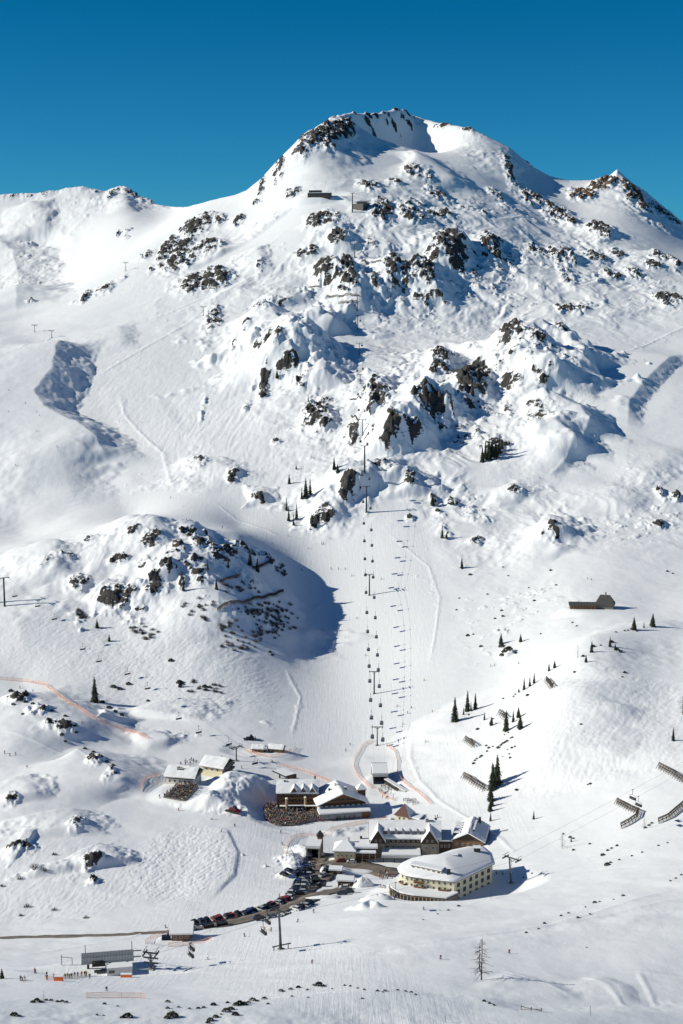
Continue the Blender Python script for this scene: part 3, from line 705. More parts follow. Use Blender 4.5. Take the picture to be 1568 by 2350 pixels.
# ------------------------------------------------------------------ mesh and naming helpers
class MB:
    def __init__(s): s.v, s.f, s.m, s.mats = [], [], [], []
    def mi(s, m):
        if m not in s.mats: s.mats.append(m)
        return s.mats.index(m)
    def add(s, vs, fs, m):
        k = len(s.v); s.v += [tuple(p) for p in vs]; i = s.mi(m)
        for f in fs: s.f.append(tuple(k + j for j in f)); s.m.append(i)
        return s
    def box(s, x0, x1, y0, y1, z0, z1, m, top=None):
        vs = [(x, y, z) for z in (z0, z1) for y in (y0, y1) for x in (x0, x1)]
        fs = [(0, 2, 3, 1), (0, 1, 5, 4), (1, 3, 7, 5), (3, 2, 6, 7), (2, 0, 4, 6)]
        if top is None: return s.add(vs, fs + [(4, 5, 7, 6)], m)
        s.add(vs, fs, m); return s.add(vs[4:], [(0, 1, 3, 2)], top)
    def bar(s, p, q, r, m, r2=None, n=6):
        p, q = Vector(p), Vector(q); d = q - p
        if d.length < 1e-6: return s
        a = d.orthogonal().normalized(); b = d.normalized().cross(a)
        r2 = r if r2 is None else r2
        vs = []
        for c, rr in ((p, r), (q, r2)):
            for i in range(n):
                t = 2 * math.pi * i / n
                vs.append(c + (a * math.cos(t) + b * math.sin(t)) * rr)
        fs = [(i, (i + 1) % n, n + (i + 1) % n, n + i) for i in range(n)] + [tuple(range(n - 1, -1, -1)), tuple(range(n, 2 * n))]
        return s.add(vs, fs, m)
    def beam(s, p, q, w, h, m, up=(0, 0, 1)):
        p, q = Vector(p), Vector(q); d = (q - p).normalized()
        x = d.cross(Vector(up))
        x = x.normalized() if x.length > 1e-4 else Vector((1, 0, 0))
        z = x.cross(d)
        vs = []
        for c in (p, q):
            for sx, sz in ((-1, -1), (1, -1), (1, 1), (-1, 1)): vs.append(c + x * (sx * w / 2) + z * (sz * h / 2))
        return s.add(vs, [(0, 3, 2, 1), (4, 5, 6, 7), (0, 1, 5, 4), (1, 2, 6, 5), (2, 3, 7, 6), (3, 0, 4, 7)], m)
    def extrude(s, poly, z0, z1, m, top=None, bottom=True):
        n = len(poly)
        vs = [(x, y, z0) for x, y in poly] + [(x, y, z1) for x, y in poly]
        s.add(vs, [(i, (i + 1) % n, n + (i + 1) % n, n + i) for i in range(n)], m)
        s.add(vs[n:], [tuple(range(n))], top or m)
        if bottom: s.add(vs[:n], [tuple(range(n - 1, -1, -1))], m)
        return s
    def build(s, name, parent=None, smooth=False):
        me = bpy.data.meshes.new(name)
        me.from_pydata(s.v, [], s.f)
        for m in s.mats: me.materials.append(MATS[m])
        me.polygons.foreach_set('material_index', s.m)
        if smooth: me.polygons.foreach_set('use_smooth', [True] * len(s.f))
        me.update()
        return link(name, me, parent)

def link(name, me, parent=None):
    o = bpy.data.objects.new(name, me)
    C.collection.objects.link(o)
    if parent is not None: o.parent = parent
    return o

def tag(o, label, cat, group=None, kind=None):
    if label: o['label'] = label
    if cat: o['category'] = cat
    if group: o['group'] = group
    if kind: o['kind'] = kind
    return o

def thing(name, label, cat, loc, rotz=0.0, group=None):
    o = bpy.data.objects.new(name, None); C.collection.objects.link(o)
    o.location = loc; o.rotation_euler = (0, 0, rotz); o.empty_display_size = 0.5
    return tag(o, label, cat, group)

KIDS = {}
def copy_tree(root, loc, rotz=0.0, label=None, scale=None, group=None):
    kids = KIDS.get(root.name)
    if kids is None:
        kids = KIDS[root.name] = [(c, list(c.children)) for c in root.children]
    r = root.copy(); C.collection.objects.link(r); r.location = loc; r.rotation_euler = (0, 0, rotz)
    if scale is not None: r.scale = (scale,) * 3 if isinstance(scale, (int, float)) else scale
    if label: r['label'] = label
    if group: r['group'] = group
    for c, gs in kids:
        k = c.copy(); C.collection.objects.link(k); k.parent = r
        for g in gs:
            h = g.copy(); C.collection.objects.link(h); h.parent = k
    return r

def at(u, v): return cast(u, v)
def sc_at(p): return p.length / F
def proj(p):
    """World point to photograph column, row."""
    yc = p.y * SP + p.z * CP; zc = p.y * CP - p.z * SP
    return W / 2 + F * p.x / zc, H / 2 - F * yc / zc
def on_plane(u, v, z):
    y = z / q_of_v(v)
    return Vector((a_of(u, v) * y, y, z))
def Zd(x0, y0, k=5.005): return lambda zx, zy: (x0 * 0.7832 + zx / k, y0 * 0.7832 + zy / k)
ORD = ['first', 'second', 'third', 'fourth', 'fifth', 'sixth', 'seventh', 'eighth', 'ninth', 'tenth', 'eleventh', 'twelfth', 'thirteenth', 'fourteenth', 'fifteenth', 'sixteenth', 'seventeenth', 'eighteenth', 'nineteenth', 'twentieth', 'twenty-first', 'twenty-second', 'twenty-third', 'twenty-fourth', 'twenty-fifth', 'twenty-sixth', 'twenty-seventh', 'twenty-eighth', 'twenty-ninth', 'thirtieth']

# ------------------------------------------------------------------ building kit: front wall on y = 0, depth along +y, origin at the middle of the front foot
_win = {}
def window_mesh(w, h):
    k = (round(w, 2), round(h, 2))
    if k not in _win:
        b = MB(); f = 0.09
        b.box(-w / 2, w / 2, -0.07, 0.05, 0, f, 'window_frame'); b.box(-w / 2, w / 2, -0.07, 0.05, h - f, h, 'window_frame')
        b.box(-w / 2, -w / 2 + f, -0.068, 0.05, f, h - f, 'window_frame'); b.box(w / 2 - f, w / 2, -0.068, 0.05, f, h - f, 'window_frame')
        b.box(-0.03, 0.03, -0.06, 0.05, f, h - f, 'window_frame')
        b.box(-w / 2 + f, w / 2 - f, -0.03, 0.04, f, h - f, 'window_glass')
        o = b.build('window'); _win[k] = o.data; bpy.data.objects.remove(o)
    return _win[k]
def put_window(parent, x, y, z, w, h, ang=0.0):
    o = link('window', window_mesh(w, h), parent); o.location = (x, y, z); o.rotation_euler = (0, 0, ang)
    return o
def win_row(parent, n, x0, x1, z, w=1.0, h=1.3, y=-0.0, ang=0.0):
    for i in range(n):
        x = x0 + (x1 - x0) * (i + .5) / n
        if ang == 0: put_window(parent, x, y, z, w, h)
        else: put_window(parent, y, x, z, w, h, ang)

def lumps(poly_top, amp):  # small sag so roof snow is not a ruled sheet
    return poly_top

def gable_roof(parent, x0, x1, y0, y1, z, rise, o=0.9, t=0.55, axis='x', wood='dark_wood', name='roof'):
    """Boards below, a blanket of snow on top, both planes bowed a little by the wind."""
    b = MB()
    if axis == 'x':
        s0, s1, e0, e1 = y0, y1, x0 - o, x1 + o
        P = lambda e, s, h: (e, s, h)
    else:
        s0, s1, e0, e1 = x0, x1, y0 - o, y1 + o
        P = lambda e, s, h: (s, e, h)
    mid = (s0 + s1) / 2; half = (s1 - s0) / 2; sl = rise / half
    ss = [s0 - o, mid, s1 + o]
    zz = [z - o * sl, z + rise, z - o * sl]
    NE = 9
    rnd = random.Random(int(abs(e0 * 31 + s0 * 17 + z * 7) * 10))
    # board layer
    vs = []
    for e in (e0, e1):
        for s_, z_ in zip(ss, zz): vs += [P(e, s_, z_), P(e, s_, z_ + .16)]
    fs = [(0, 2, 8, 6), (2, 4, 10, 8), (0, 6, 7, 1), (5, 11, 10, 4), (0, 1, 3, 2), (2, 3, 5, 4), (6, 8, 9, 7), (8, 10, 11, 9)]
    b.add(vs, fs, wood)
    # snow blanket
    srow = [(s0 - o + .12, z - o * sl + .17), (s0 - o + .10, z - o * sl + .17 + t * .75), (s0 - o + .55, z - (o - .55) * sl + .17 + t)]
    for k in (.25, .5, .75): srow.append((s0 + half * k, z + rise * k + .17 + t))
    srow.append((mid - .5, z + rise - .5 * sl + .17 + t)); srow.append((mid, z + rise + .10 + t * .95))
    srow += [(2 * mid - a, c) for a, c in srow[-2::-1]]
    vs = []; n = len(srow)
    for i in range(NE):
        f = i / (NE - 1); e = e0 + .1 + (e1 - e0 - .2) * f
        for j, (a, c) in enumerate(srow):
            w = 0 if j in (0, n - 1) else rnd.uniform(-.10, .10) - (.18 if i in (0, NE - 1) and 0 < j < n - 1 else 0)
            vs.append(P(e, a + (rnd.uniform(-.1, .1) if 0 < j < n - 1 and i not in (0, NE - 1) else 0), c + w))
    fs = []
    for i in range(NE - 1):
        for j in range(n - 1):
            q = (i * n + j, (i + 1) * n + j, (i + 1) * n + j + 1, i * n + j + 1)
            fs.append(q if axis == 'x' else q[::-1])
    # the ends: only the thickness of the blanket, so the gables below stay open to view
    for i in (0, NE - 1):
        e = e0 + .1 + (e1 - e0 - .2) * i / (NE - 1); k = len(vs)
        vs += [P(e, a, z + rise - abs(a - mid) * sl + .165) for a, c in srow]
        for j in range(n - 1):
            q = (i * n + j, i * n + j + 1, k + j + 1, k + j)
            fs.append(q if (i == 0) == (axis == 'x') else q[::-1])
    b.add(vs, fs, 'roof_snow')
    return b.build(name, parent, smooth=False)

def gable_walls(parent, x0, x1, y0, y1, z0, z1, rise, m, axis='x', gm=None, name='wall'):
    b = MB()
    b.box(x0, x1, y0, y1, z0, z1, m)
    gm = gm or m
    if axis == 'x':
        for x in (x0, x1): b.add([(x, y0, z1), (x, y1, z1), (x, (y0 + y1) / 2, z1 + rise)], [(0, 1, 2)], gm)
    else:
        for y in (y0, y1): b.add([(x0, y, z1), (x1, y, z1), ((x0 + x1) / 2, y, z1 + rise)], [(0, 1, 2)], gm)
    return b.build(name, parent)

def hip_roof(parent, x0, x1, y0, y1, z, rise, o=.7, t=.5, wood='dark_wood', ridge_len=None, name='roof', snow='roof_snow'):
    b = MB()
    mx, my = (x0 + x1) / 2, (y0 + y1) / 2
    w = max(0.0, (x1 - x0) - (y1 - y0)) / 2 if ridge_len is None else ridge_len / 2
    ex = [(x0 - o, y0 - o), (x1 + o, y0 - o), (x1 + o, y1 + o), (x0 - o, y1 + o)]
    b.extrude(ex, z - .05, z + .12, wood)
    ix = [(x0 - o + .1, y0 - o + .1), (x1 + o - .1, y0 - o + .1), (x1 + o - .1, y1 + o - .1), (x0 - o + .1, y1 + o - .1)]
    vs = [(x, y, z + .12) for x, y in ix] + [(x, y, z + .12 + t * .6) for x, y in ix] + [(mx - w, my, z + rise + t), (mx + w, my, z + rise + t)]
    b.add(vs, [(0, 1, 5, 4), (1, 2, 6, 5), (2, 3, 7, 6), (3, 0, 4, 7), (4, 5, 9, 8), (5, 6, 9), (6, 7, 8, 9), (7, 4, 8)], snow)
    return b.build(name, parent)

def slab_roof(parent, x0, x1, y0, y1, z, t=.6, o=.5, wood='dark_wood', drop=0.0, name='roof'):
    b = MB()
    vs = [(x0 - o, y0 - o, z - drop), (x1 + o, y0 - o, z - drop), (x1 + o, y1, z), (x0 - o, y1, z)]
    up = lambda d, i=0: [(x + (i if x < (x0 + x1) / 2 else -i), y, zz + d) for x, y, zz in vs]
    def lay(lo, hi, m):
        a = lo + hi
        b.add(a, [(0, 3, 2, 1), (4, 5, 6, 7), (0, 1, 5, 4), (1, 2, 6, 5), (2, 3, 7, 6), (3, 0, 4, 7)], m)
    lay(up(0), up(.18), wood); lay(up(.181, .06), up(.18 + t, .2), 'roof_snow')
    return b.build(name, parent)

def chimney(parent, x, y, z0, z1, w=.8, m='white_plaster'):
    b = MB(); b.box(x - w / 2, x + w / 2, y - w / 2, y + w / 2, z0, z1, m)
    b.box(x - w * .62, x + w * .62, y - w * .62, y + w * .62, z1, z1 + .15, 'dark_metal', 'roof_snow')
    return b.build('chimney', parent)

def balcony(parent, x0, x1, z, y=0.0, d=1.2, m='brown_wood'):
    b = MB()
    b.box(x0, x1, y - d, y - .002, z - .15, z, m)
    b.box(x0, x1, y - d, y - d + .06, z + .25, z + 1.0, m)
    b.box(x0, x0 + .06, y - d + .06, y - .002, z + .25, z + 1.0, m); b.box(x1 - .06, x1, y - d + .06, y - .002, z + .25, z + 1.0, m)
    n = max(2, int((x1 - x0) / 1.6))
    for i in range(n + 1):
        x = x0 + .05 + (x1 - x0 - .1) * i / n
        b.box(x - .05, x + .05, y - d - .03, y - d - .002, z - .1, z + 1.05, m)
    return b.build('balcony', parent)
# ------------------------------------------------------------------ road
def px_path(px, step=3.0):
    pts = [at(u, v) for u, v in px]
    out = []
    for p, q in zip(pts[:-1], pts[1:]):
        d = math.hypot(q.x - p.x, q.y - p.y); n = max(1, int(d / step))
        for i in range(n): out.append((p.x + (q.x - p.x) * i / n, p.y + (q.y - p.y) * i / n))
    out.append((pts[-1].x, pts[-1].y))
    for _ in range(3):
        out = [out[0]] + [((a[0] + 2 * b[0] + c[0]) / 4, (a[1] + 2 * b[1] + c[1]) / 4) for a, b, c in zip(out[:-2], out[1:-1], out[2:])] + [out[-1]]
    return out

def normals(path):
    nn = []
    for i in range(len(path)):
        a, b = path[max(i - 1, 0)], path[min(i + 1, len(path) - 1)]
        dx, dy = b[0] - a[0], b[1] - a[1]; l = math.hypot(dx, dy) or 1
        nn.append((-dy / l, dx / l))
    return nn

def drape(name, px, width, m, lift=.14, step=3.0, kind='structure', nx=4, jit=0.5, skirt=.8):
    path = px_path(px, step); nn = normals(path)
    b = MB(); vs = []
    rnd = random.Random(len(px) * 7)
    n = nx + 1
    for i, ((x, y), (ax, ay)) in enumerate(zip(path, nn)):
        w = width if not callable(width) else width(i / (len(path) - 1))
        j0, j1 = rnd.uniform(-jit, jit), rnd.uniform(-jit, jit)
        row = []
        for k in range(n):
            f = (k / nx - .5)
            o = f * w + (j0 if k == 0 else j1 if k == nx else 0)
            X, Y = x + ax * o, y + ay * o
            row.append([X, Y, ground(X, Y)])
        zc = max(r[2] for r in row) if nx <= 4 else None
        zm = sum(r[2] for r in row) / n
        for r in row: r[2] = max(r[2], zm - .2) + lift
        vs.append([(row[0][0], row[0][1], row[0][2] - skirt)] + [tuple(r) for r in row] + [(row[-1][0], row[-1][1], row[-1][2] - skirt)])
    flat = [p for r in vs for p in r]; c = n + 2
    fs = [(i * c + k, i * c + k + 1, (i + 1) * c + k + 1, (i + 1) * c + k) for i in range(len(vs) - 1) for k in range(c - 1)]
    b.add(flat, fs, m)
    o = b.build(name, None, smooth=True)
    o['kind'] = kind
    return o

ROADPX = [(-40, 2153), (60, 2151), (200, 2148), (330, 2143), (430, 2135), (520, 2122), (590, 2106), (640, 2088), (682, 2066), (712, 2040), (730, 2020), (738, 2000)]
road = drape('road', ROADPX, lambda t: 3.4 if t < .42 else 3.4 + min(1, (t - .42) / .1) * 4.0, 'wet_road')
forecourt = drape('forecourt', [(735, 2022), (752, 1990), (790, 1983), (840, 1992), (880, 2000), (912, 2006)], lambda t: 9 + 6 * math.sin(t * 3.14), 'wet_road', .33, jit=1.2)
side_road = drape('side_road', [(733, 2012), (722, 1992), (735, 1972), (752, 1960)], 6.0, 'wet_road', .40, jit=.6)
lot = drape('parking_apron', [(640, 2092), (700, 2070), (745, 2050), (800, 2040)], 7, 'wet_road', .30, jit=.9)

# ------------------------------------------------------------------ buildings
z1 = Zd(400, 2100)
# the front chalet by the crowded sun terrace
p = at(413, 1800)
t = thing('mountain_chalet', 'white plastered chalet with a dark eave and snow roof above a packed wooden sun terrace', 'chalet', p, R(-13))
gable_walls(t, -7.6, 7.6, 0, 12.5, -6, 4.3, 3.3, 'white_plaster', 'x', 'dark_wood')
gable_roof(t, -7.6, 7.6, 0, 12.5, 4.3, 3.3, 1.2)
MB().box(-7.65, 7.65, -.12, -.003, 2.9, 4.1, 'dark_wood').build('timber_band', t)
win_row(t, 5, -7, 7, .9, 1.1, 1.3, -.02)
for i in range(3): put_window(t, 7.62, 2.5 + i * 3.6, 1.0, 1.0, 1.2, R(90))
o = balcony(t, -5, 5, 0, 0, 1.3, 'grey_wood'); o.rotation_euler = (0, 0, R(90)); o.location = (7.603, 6.2, 3.9)
b = MB()
for k in range(5): b.bar((-2.2 + .5 * k, 4.2 + .2 * (k % 2), 7.2), (-2.6 + .7 * k, 3.6, 8.1 + .2 * (k % 3)), .22, 'dark_metal')
b.box(-2.6, .6, 3.2, 4.2, 6.6, 7.4, 'dark_wood', 'roof_snow'); b.build('roof_dormer', t)
chimney(t, 3.5, 6.2, 7.3, 9.2)
# second chalet behind it
p = at(487, 1783)
t = thing('mountain_chalet', 'cream two storey chalet with long balconies behind the chalet with the packed terrace', 'chalet', p, R(-24))
gable_walls(t, -6.3, 6.3, 0, 12, -5, 6.2, 3.0, 'cream_plaster', 'x', 'dark_wood')
gable_roof(t, -6.3, 6.3, 0, 12, 6.2, 3.0, 1.4)
win_row(t, 3, -5, 5, 3.6, 1.1, 1.2, -.02)
for z in (2.6, 5.0):
    o = balcony(t, -5.6, 5.6, 0, 0, 1.4, 'grey_wood'); o.rotation_euler = (0, 0, R(90)); o.location = (6.303, 6, z)
    for i in range(4): put_window(t, 6.32, 1.6 + i * 2.8, z + .1, 1.0, 1.5, R(90))
chimney(t, 2, 7, 8.2, 10)
# pub with three gables
p = at(683, 1857)
t = thing('timber_pub', 'large brown timber pub with three small front gables and two round pillars', 'pub', p, R(1))
gable_walls(t, -10.4, 10.4, 0, 15, -5, 8.6, 4.2, 'brown_wood', 'x')
gable_roof(t, -10.4, 10.4, 0, 15, 8.6, 4.2, .7)
for k, x in enumerate((-1.6, 3.0, 7.6)):
    g = MB(); g.add([(x - 2.2, -.25, 8.2), (x + 2.2, -.25, 8.2), (x, -.25, 11.4), (x - 2.2, 5.2, 8.2), (x + 2.2, 5.2, 8.2), (x, 5.2, 11.4)], [(0, 1, 2), (0, 3, 4, 1)], 'brown_wood')
    g.add([(x - 2.6, -.6, 7.85), (x, -.6, 11.6), (x, 5.3, 11.6), (x - 2.6, 5.3, 7.85), (x - 2.6, -.6, 8.35), (x, -.6, 12.2), (x, 5.3, 12.2), (x - 2.6, 5.3, 8.35)], [(4, 5, 6, 7), (0, 1, 5, 4), (0, 4, 7, 3)], 'roof_snow')
    g.add([(x + 2.6, -.6, 7.85), (x, -.6, 11.6), (x, 5.3, 11.6), (x + 2.6, 5.3, 7.85), (x + 2.6, -.6, 8.35), (x, -.6, 12.2), (x, 5.3, 12.2), (x + 2.6, 5.3, 8.35)], [(4, 7, 6, 5), (0, 4, 5, 1), (0, 3, 7, 4)], 'roof_snow')
    go = g.build('gable', t); 
    wv = link('window', window_mesh(.9, 1.0), go); wv.location = (x, -.27, 8.7)
for z in (3.5, 6.1):
    balcony(t, -9.6, 9.6, z, 0, 1.2, 'brown_wood')
    win_row(t, 7, -9.6, 9.6, z + .15, 1.2, 1.5, -.02)
win_row(t, 6, -9.6, 9.6, .6, 1.6, 1.9, -.02)
chimney(t, -6.6, 6, 11.4, 13.4, .9, 'brown_wood'); chimney(t, 9, 11, 11, 14, .8, 'dark_wood')
MB().box(-9, 10, -3.4, -1.25, 2.6, 2.8, 'dark_wood', 'roof_snow').build('porch_roof', t)
for k, (u, v) in enumerate(((658.5, 1862), (701, 1859))):
    p = at(u, v)
    b = MB(); b.bar((0, 0, -1.5), (0, 0, 6.6), .72, 'pale_wood', .66, 14); b.bar((0, 0, 6.6), (0, 0, 7.0), .85, 'cream_plaster', .85, 14); b.bar((0, 0, 7.0), (0, 0, 7.3), .8, 'roof_snow', .3, 14)
    o = b.build('pillar'); o.location = p
    tag(o, ['pale round pillar at the left of the pub front, nearer the packed crowd', 'pale round pillar at the right of the pub front, beside the broad gabled chalet'][k], 'pillar', 'round pillars in front of the pub')
# broad chalet with glazed annex
p = at(792, 1880)
t = thing('restaurant_chalet', 'broad low chalet with a wide timber gable and a long glazed snow roofed annex', 'restaurant', p, R(11))
gable_walls(t, -12, 12, 6, 24, -4, 6.2, 5.0, 'white_plaster', 'y', 'brown_wood')
gable_roof(t, -12, 12, 6, 24, 6.2, 5.0, 1.6, .6, 'y')
MB().box(-11.9, 11.9, 5.86, 5.997, 5.3, 6.6, 'dark_wood').build('timber_band', t)
balcony(t, -9, 9, 7.0, 6, 1.0, 'brown_wood')
win_row(t, 8, -11, 11, 4.3, 1.2, 1.2, 5.98)
win_row(t, 4, -5, 5, 7.2, 1.0, 1.3, 5.98)
MB().box(-12.6, 12.6, 0, 5.9, -4, 3.6, 'brown_wood').build('annex', t)
slab_roof(t, -12.6, 12.6, 0, 5.85, 3.75, .7, .7, 'dark_wood', .5, 'annex_roof')
for i in range(5):
    x = -12.2 + i * 4.2
    b = MB(); b.box(x, x + 3.7, -.08, -.004, .5, 3.0, 'shop_glass'); b.box(x - .12, x, -.12, -.004, 0, 3.2, 'pale_wood'); b.box(x + 3.7, x + 3.82, -.12, -.004, 0, 3.2, 'pale_wood'); b.build('glass_front', t)
b = MB(); b.box(9.5, 13.5, 14, 18, 3, 9.5, 'brown_wood'); b.build('stair_turret', t)
hip_roof(t, 9.5, 13.5, 14, 18, 9.5, 2.6, .6, .4, 'dark_wood', 0, 'turret_roof')
chimney(t, -1.5, 18, 10, 12.4, .9, 'white_plaster'); chimney(t, 3, 14, 9.5, 11.6, 1.2, 'dark_metal'); chimney(t, -5, 16, 9, 10.8, .9, 'dark_metal')
# valley station of the gondola
p = at(873, 1800)
t = thing('gondola_station', 'grey valley station hall with a flat snowy roof at the foot of the gondola line', 'lift station', p, R(1))
MB().box(-3.7, -3.2, 0, 16, -2, 5.6, 'dark_metal').box(3.2, 3.7, 0, 16, -2, 5.6, 'dark_metal').box(-3.2, 3.2, 13, 15.8, -2, 4, 'dark_metal').build('hall', t)
slab_roof(t, -3.8, 3.8, 0, 16, 5.7, .7, .5, 'grey_wood', 0)
MB().box(-4.2, 4.2, -.9, -.55, 4.6, 5.9, 'pale_metal').build('fascia', t)
b = MB(); b.bar((-4, 17, -1), (-4, 17, 6.3), .18, 'dark_metal'); b.bar((4, 17, -1), (4, 17, 6.3), .18, 'dark_metal'); b.bar((-4.4, 17, 6.3), (4.4, 17, 6.3), .2, 'dark_metal'); b.build('portal_frame', t)
b = MB(); b.bar((0, 9, 3.4), (0, 9, 3.9), 2.6, 'rust_metal', 2.6, 20); b.build('bullwheel', t)
# covered stair running down from it
q0, q1 = on_plane(886, 1797, p.z + 3.2), on_plane(934, 1826, p.z + 1.2)
t = thing('covered_stairway', 'long raised stairway with lattice sides and posts descending from the gondola station', 'stairway', p)
b = MB(); a0, a1 = q0 - p, q1 - p
b.beam(a0, a1, 2.4, .3, 'grey_wood'); b.build('deck', t)
dirv = (a1 - a0).normalized(); side = dirv.cross(Vector((0, 0, 1))).normalized()
b = MB()
for s in (-1, 1):
    for h in (.5, 1.1, 2.2): b.beam(a0 + side * 1.2 * s + Vector((0, 0, h)), a1 + side * 1.2 * s + Vector((0, 0, h)), .1, .14, 'pale_metal' if h > 2 else 'dark_metal')
    for i in range(21):
        c = a0.lerp(a1, i / 20) + side * 1.2 * s
        b.beam(c + Vector((0, 0, .1)), c + Vector((0, 0, 2.2)), .12, .12, 'dark_metal', (1, 0, 0))
b.build('lattice', t)
b = MB(); b.beam(a0 + Vector((0, 0, 2.4)), a1 + Vector((0, 0, 2.4)), 2.8, .12, 'grey_metal'); b.beam(a0 + Vector((0, 0, 2.58)), a1 + Vector((0, 0, 2.58)), 2.6, .24, 'roof_snow'); b.build('roof', t)
for i in range(7):
    c = a0.lerp(a1, (i + .3) / 7); gz = ground(c.x + p.x, c.y + p.y) - p.z
    for s in (-1, 1): MB().bar(c + side * s, Vector((c.x + side.x * s, c.y + side.y * s, min(gz, c.z) - 1)), .16, 'grey_metal').build('support', t)
# small pavilion with a pointed roof
p = at(922, 1885)
t = thing('ski_pavilion', 'small pavilion with a tall pointed reddish roof behind the stone hotel', 'pavilion', p, R(-28))
MB().box(-3.4, 3.4, 0, 6.6, -3, 3.0, 'cream_plaster').build('wall', t)
b = MB(); e = [(-4.2, -.8), (4.2, -.8), (4.2, 7.4), (-4.2, 7.4)]
vs = [(x, y, 2.9) for x, y in e] + [(0, 3.3, 8.2)]
b.add(vs, [(0, 1, 4), (2, 3, 4), (3, 0, 4), (0, 3, 2, 1)], 'copper_red'); b.add([(x * 1.02, y + .1, z + .12) for x, y, z in vs], [(1, 2, 4)], 'roof_snow'); b.add([(4.2, 7.4, 3.0), (-4.2, 7.4, 3.0), (0, 3.3, 8.35)], [(0, 1, 2)], 'roof_snow')
b.build('roof', t)
win_row(t, 2, -2.4, 2.4, .7, 1.0, 1.4, -.02)
MB().box(3.42, 9, 1.2, 6, -3, 2.2, 'brown_wood').build('side_wing', t)
slab_roof(t, 3.5, 9, 1.2, 6, 2.4, .6, .5, 'dark_wood', .3, 'wing_roof')
# grand stone hotel
p = at(930, 1968)
t = thing('stone_hotel', 'large fieldstone hotel with steep snow roof, two front gables and a row of dormers', 'hotel', p, R(-1))
gable_walls(t, -15.6, 15.6, 2.6, 17, -5, 6.0, 0.01, 'fieldstone', 'x', None, 'stone_wall')
gable_walls(t, -15.5, 15.5, 2.7, 16.9, 6.0, 8.6, 5.0, 'dark_wood', 'x', None, 'timber_storey')
gable_roof(t, -15.6, 15.6, 2.6, 17, 8.6, 5.0, 1.1, .6)
for x0, x1 in ((-15.6, -9.2), (7.6, 14.6)):
    xm = (x0 + x1) / 2
    MB().box(x0, x1, 0, 2.55, -5, 6.6, 'fieldstone').build('stone_wing', t)
    g = MB(); g.box(x0 - .08, x1 + .08, -.08, 4.5, 6.6, 7.6, 'dark_wood'); g.add([(x0, -.08, 7.6), (x1, -.08, 7.6), (xm, -.08, 12.6)], [(0, 1, 2)], 'dark_wood'); g.build('wing_gable', t)
    gable_roof(t, x0, x1, 0, 9.0, 7.6, 5.2, .55, .5, 'y', 'dark_wood', 'wing_roof')
    win_row(t, 2, x0 + .6, x1 - .6, .7, 1.1, 1.3, -.03); win_row(t, 2, x0 + .6, x1 - .6, 4.0, 1.1, 1.4, -.03); win_row(t, 2, x0 + 1.2, x1 - 1.2, 7.4, .9, 1.1, -.11)
for z in (.6, 3.3): win_row(t, 7, -8.8, 7.2, z, 1.1, 1.3, 2.57)
win_row(t, 7, -8.8, 7.2, 6.5, 1.0, 1.2, 2.67)
for i in range(6):
    x = -9 + i * 3.35
    b = MB(); y0 = 3.3
    b.box(x - .85, x + .85, y0, y0 + 3.2, 9.4, 11.3, 'dark_wood'); b.box(x - 1.1, x + 1.1, y0 - .35, y0 + 3.3, 11.32, 11.45, 'dark_wood', 'roof_snow'); b.box(x - 1.0, x + 1.0, y0 - .25, y0 + 3.3, 11.452, 11.8, 'roof_snow')
    d = b.build('dormer', t)
    w = link('window', window_mesh(1.0, 1.0), d); w.location = (x, y0 - .02, 9.95)
b = MB(); b.box(-10.8, 7, -6.2, 2.3, 3.0, 3.25, 'pale_metal', 'roof_snow'); b.box(-10.9, 7.1, -6.4, -6.21, 2.4, 3.45, 'pale_metal'); b.box(-10.6, 6.8, -6.0, 2.2, 3.252, 3.9, 'roof_snow')
for x in (-10, -5, 0, 5): b.bar((x, -5.6, -2), (x, -5.6, 3), .22, 'dark_metal')
b.build('entrance_canopy', t)
b = MB(); b.box(-10, 6, -.6, 2.3, -3, 2.4, 'shop_glass'); b.build('lobby_front', t)
MB().box(15.7, 21.5, 5, 16, -4, 6.2, 'dark_wood').build('side_wing', t)  # dark wing added to stand in for the dark gap beside the annex
slab_roof(t, 15.7, 21.5, 5, 16, 6.4, .6, .4, 'dark_wood', .6, 'side_wing_roof')
win_row(t, 3, 16, 21, 3.0, 1.0, 1.3, 4.98)
chimney(t, -5.5, 10.5, 12.8, 14.8, 1.6, 'fieldstone'); chimney(t, 10.2, 9.2, 12.8, 15.2, 1.3, 'fieldstone'); chimney(t, 14.4, 11, 12, 15, 1.0, 'dark_wood')
# low cream house to its left, with the snow covered link
p = at(791, 1978) + Vector((0, 0, 1.4))
t = thing('cream_house', 'low cream house with four small square windows beside the tunnel mouth', 'house', p, R(-4))
MB().box(-4.6, 4.6, 0, 9, -4, 3.5, 'cream_plaster').build('wall', t)
hip_roof(t, -4.6, 4.6, 0, 9, 3.5, 3.0, .8, .6, 'dark_wood', 2.5)
win_row(t, 4, -4.2, 4.2, 1.1, .8, .9, -.02)
chimney(t, 1.5, 6.5, 5.6, 7.6, .8)
p = at(838, 1977) + Vector((0, 0, 1.2))
t = thing('porch_lodge', 'low lodge with dark open porch and thick snow roof between cream house and stone hotel', 'lodge', p, R(-2))
MB().box(-4.6, 5.2, 2.4, 15, -4, 3.6, 'brown_wood').build('wall', t)
slab_roof(t, -5.8, 5.2, 2.0, 15, 5.6, .9, .6, 'dark_wood', 1.4)
b = MB(); b.box(-4.6, 5.0, -1.2, 1.9, 2.9, 3.1, 'dark_wood', 'roof_snow'); b.box(-4.5, 4.9, -1.1, 1.9, 3.102, 3.6, 'roof_snow')
for x in (-4.3, -1.2, 2, 4.7): b.box(x - .14, x + .14, -1.1, -.82, -2, 2.9, 'pale_wood')
b.build('porch', t)
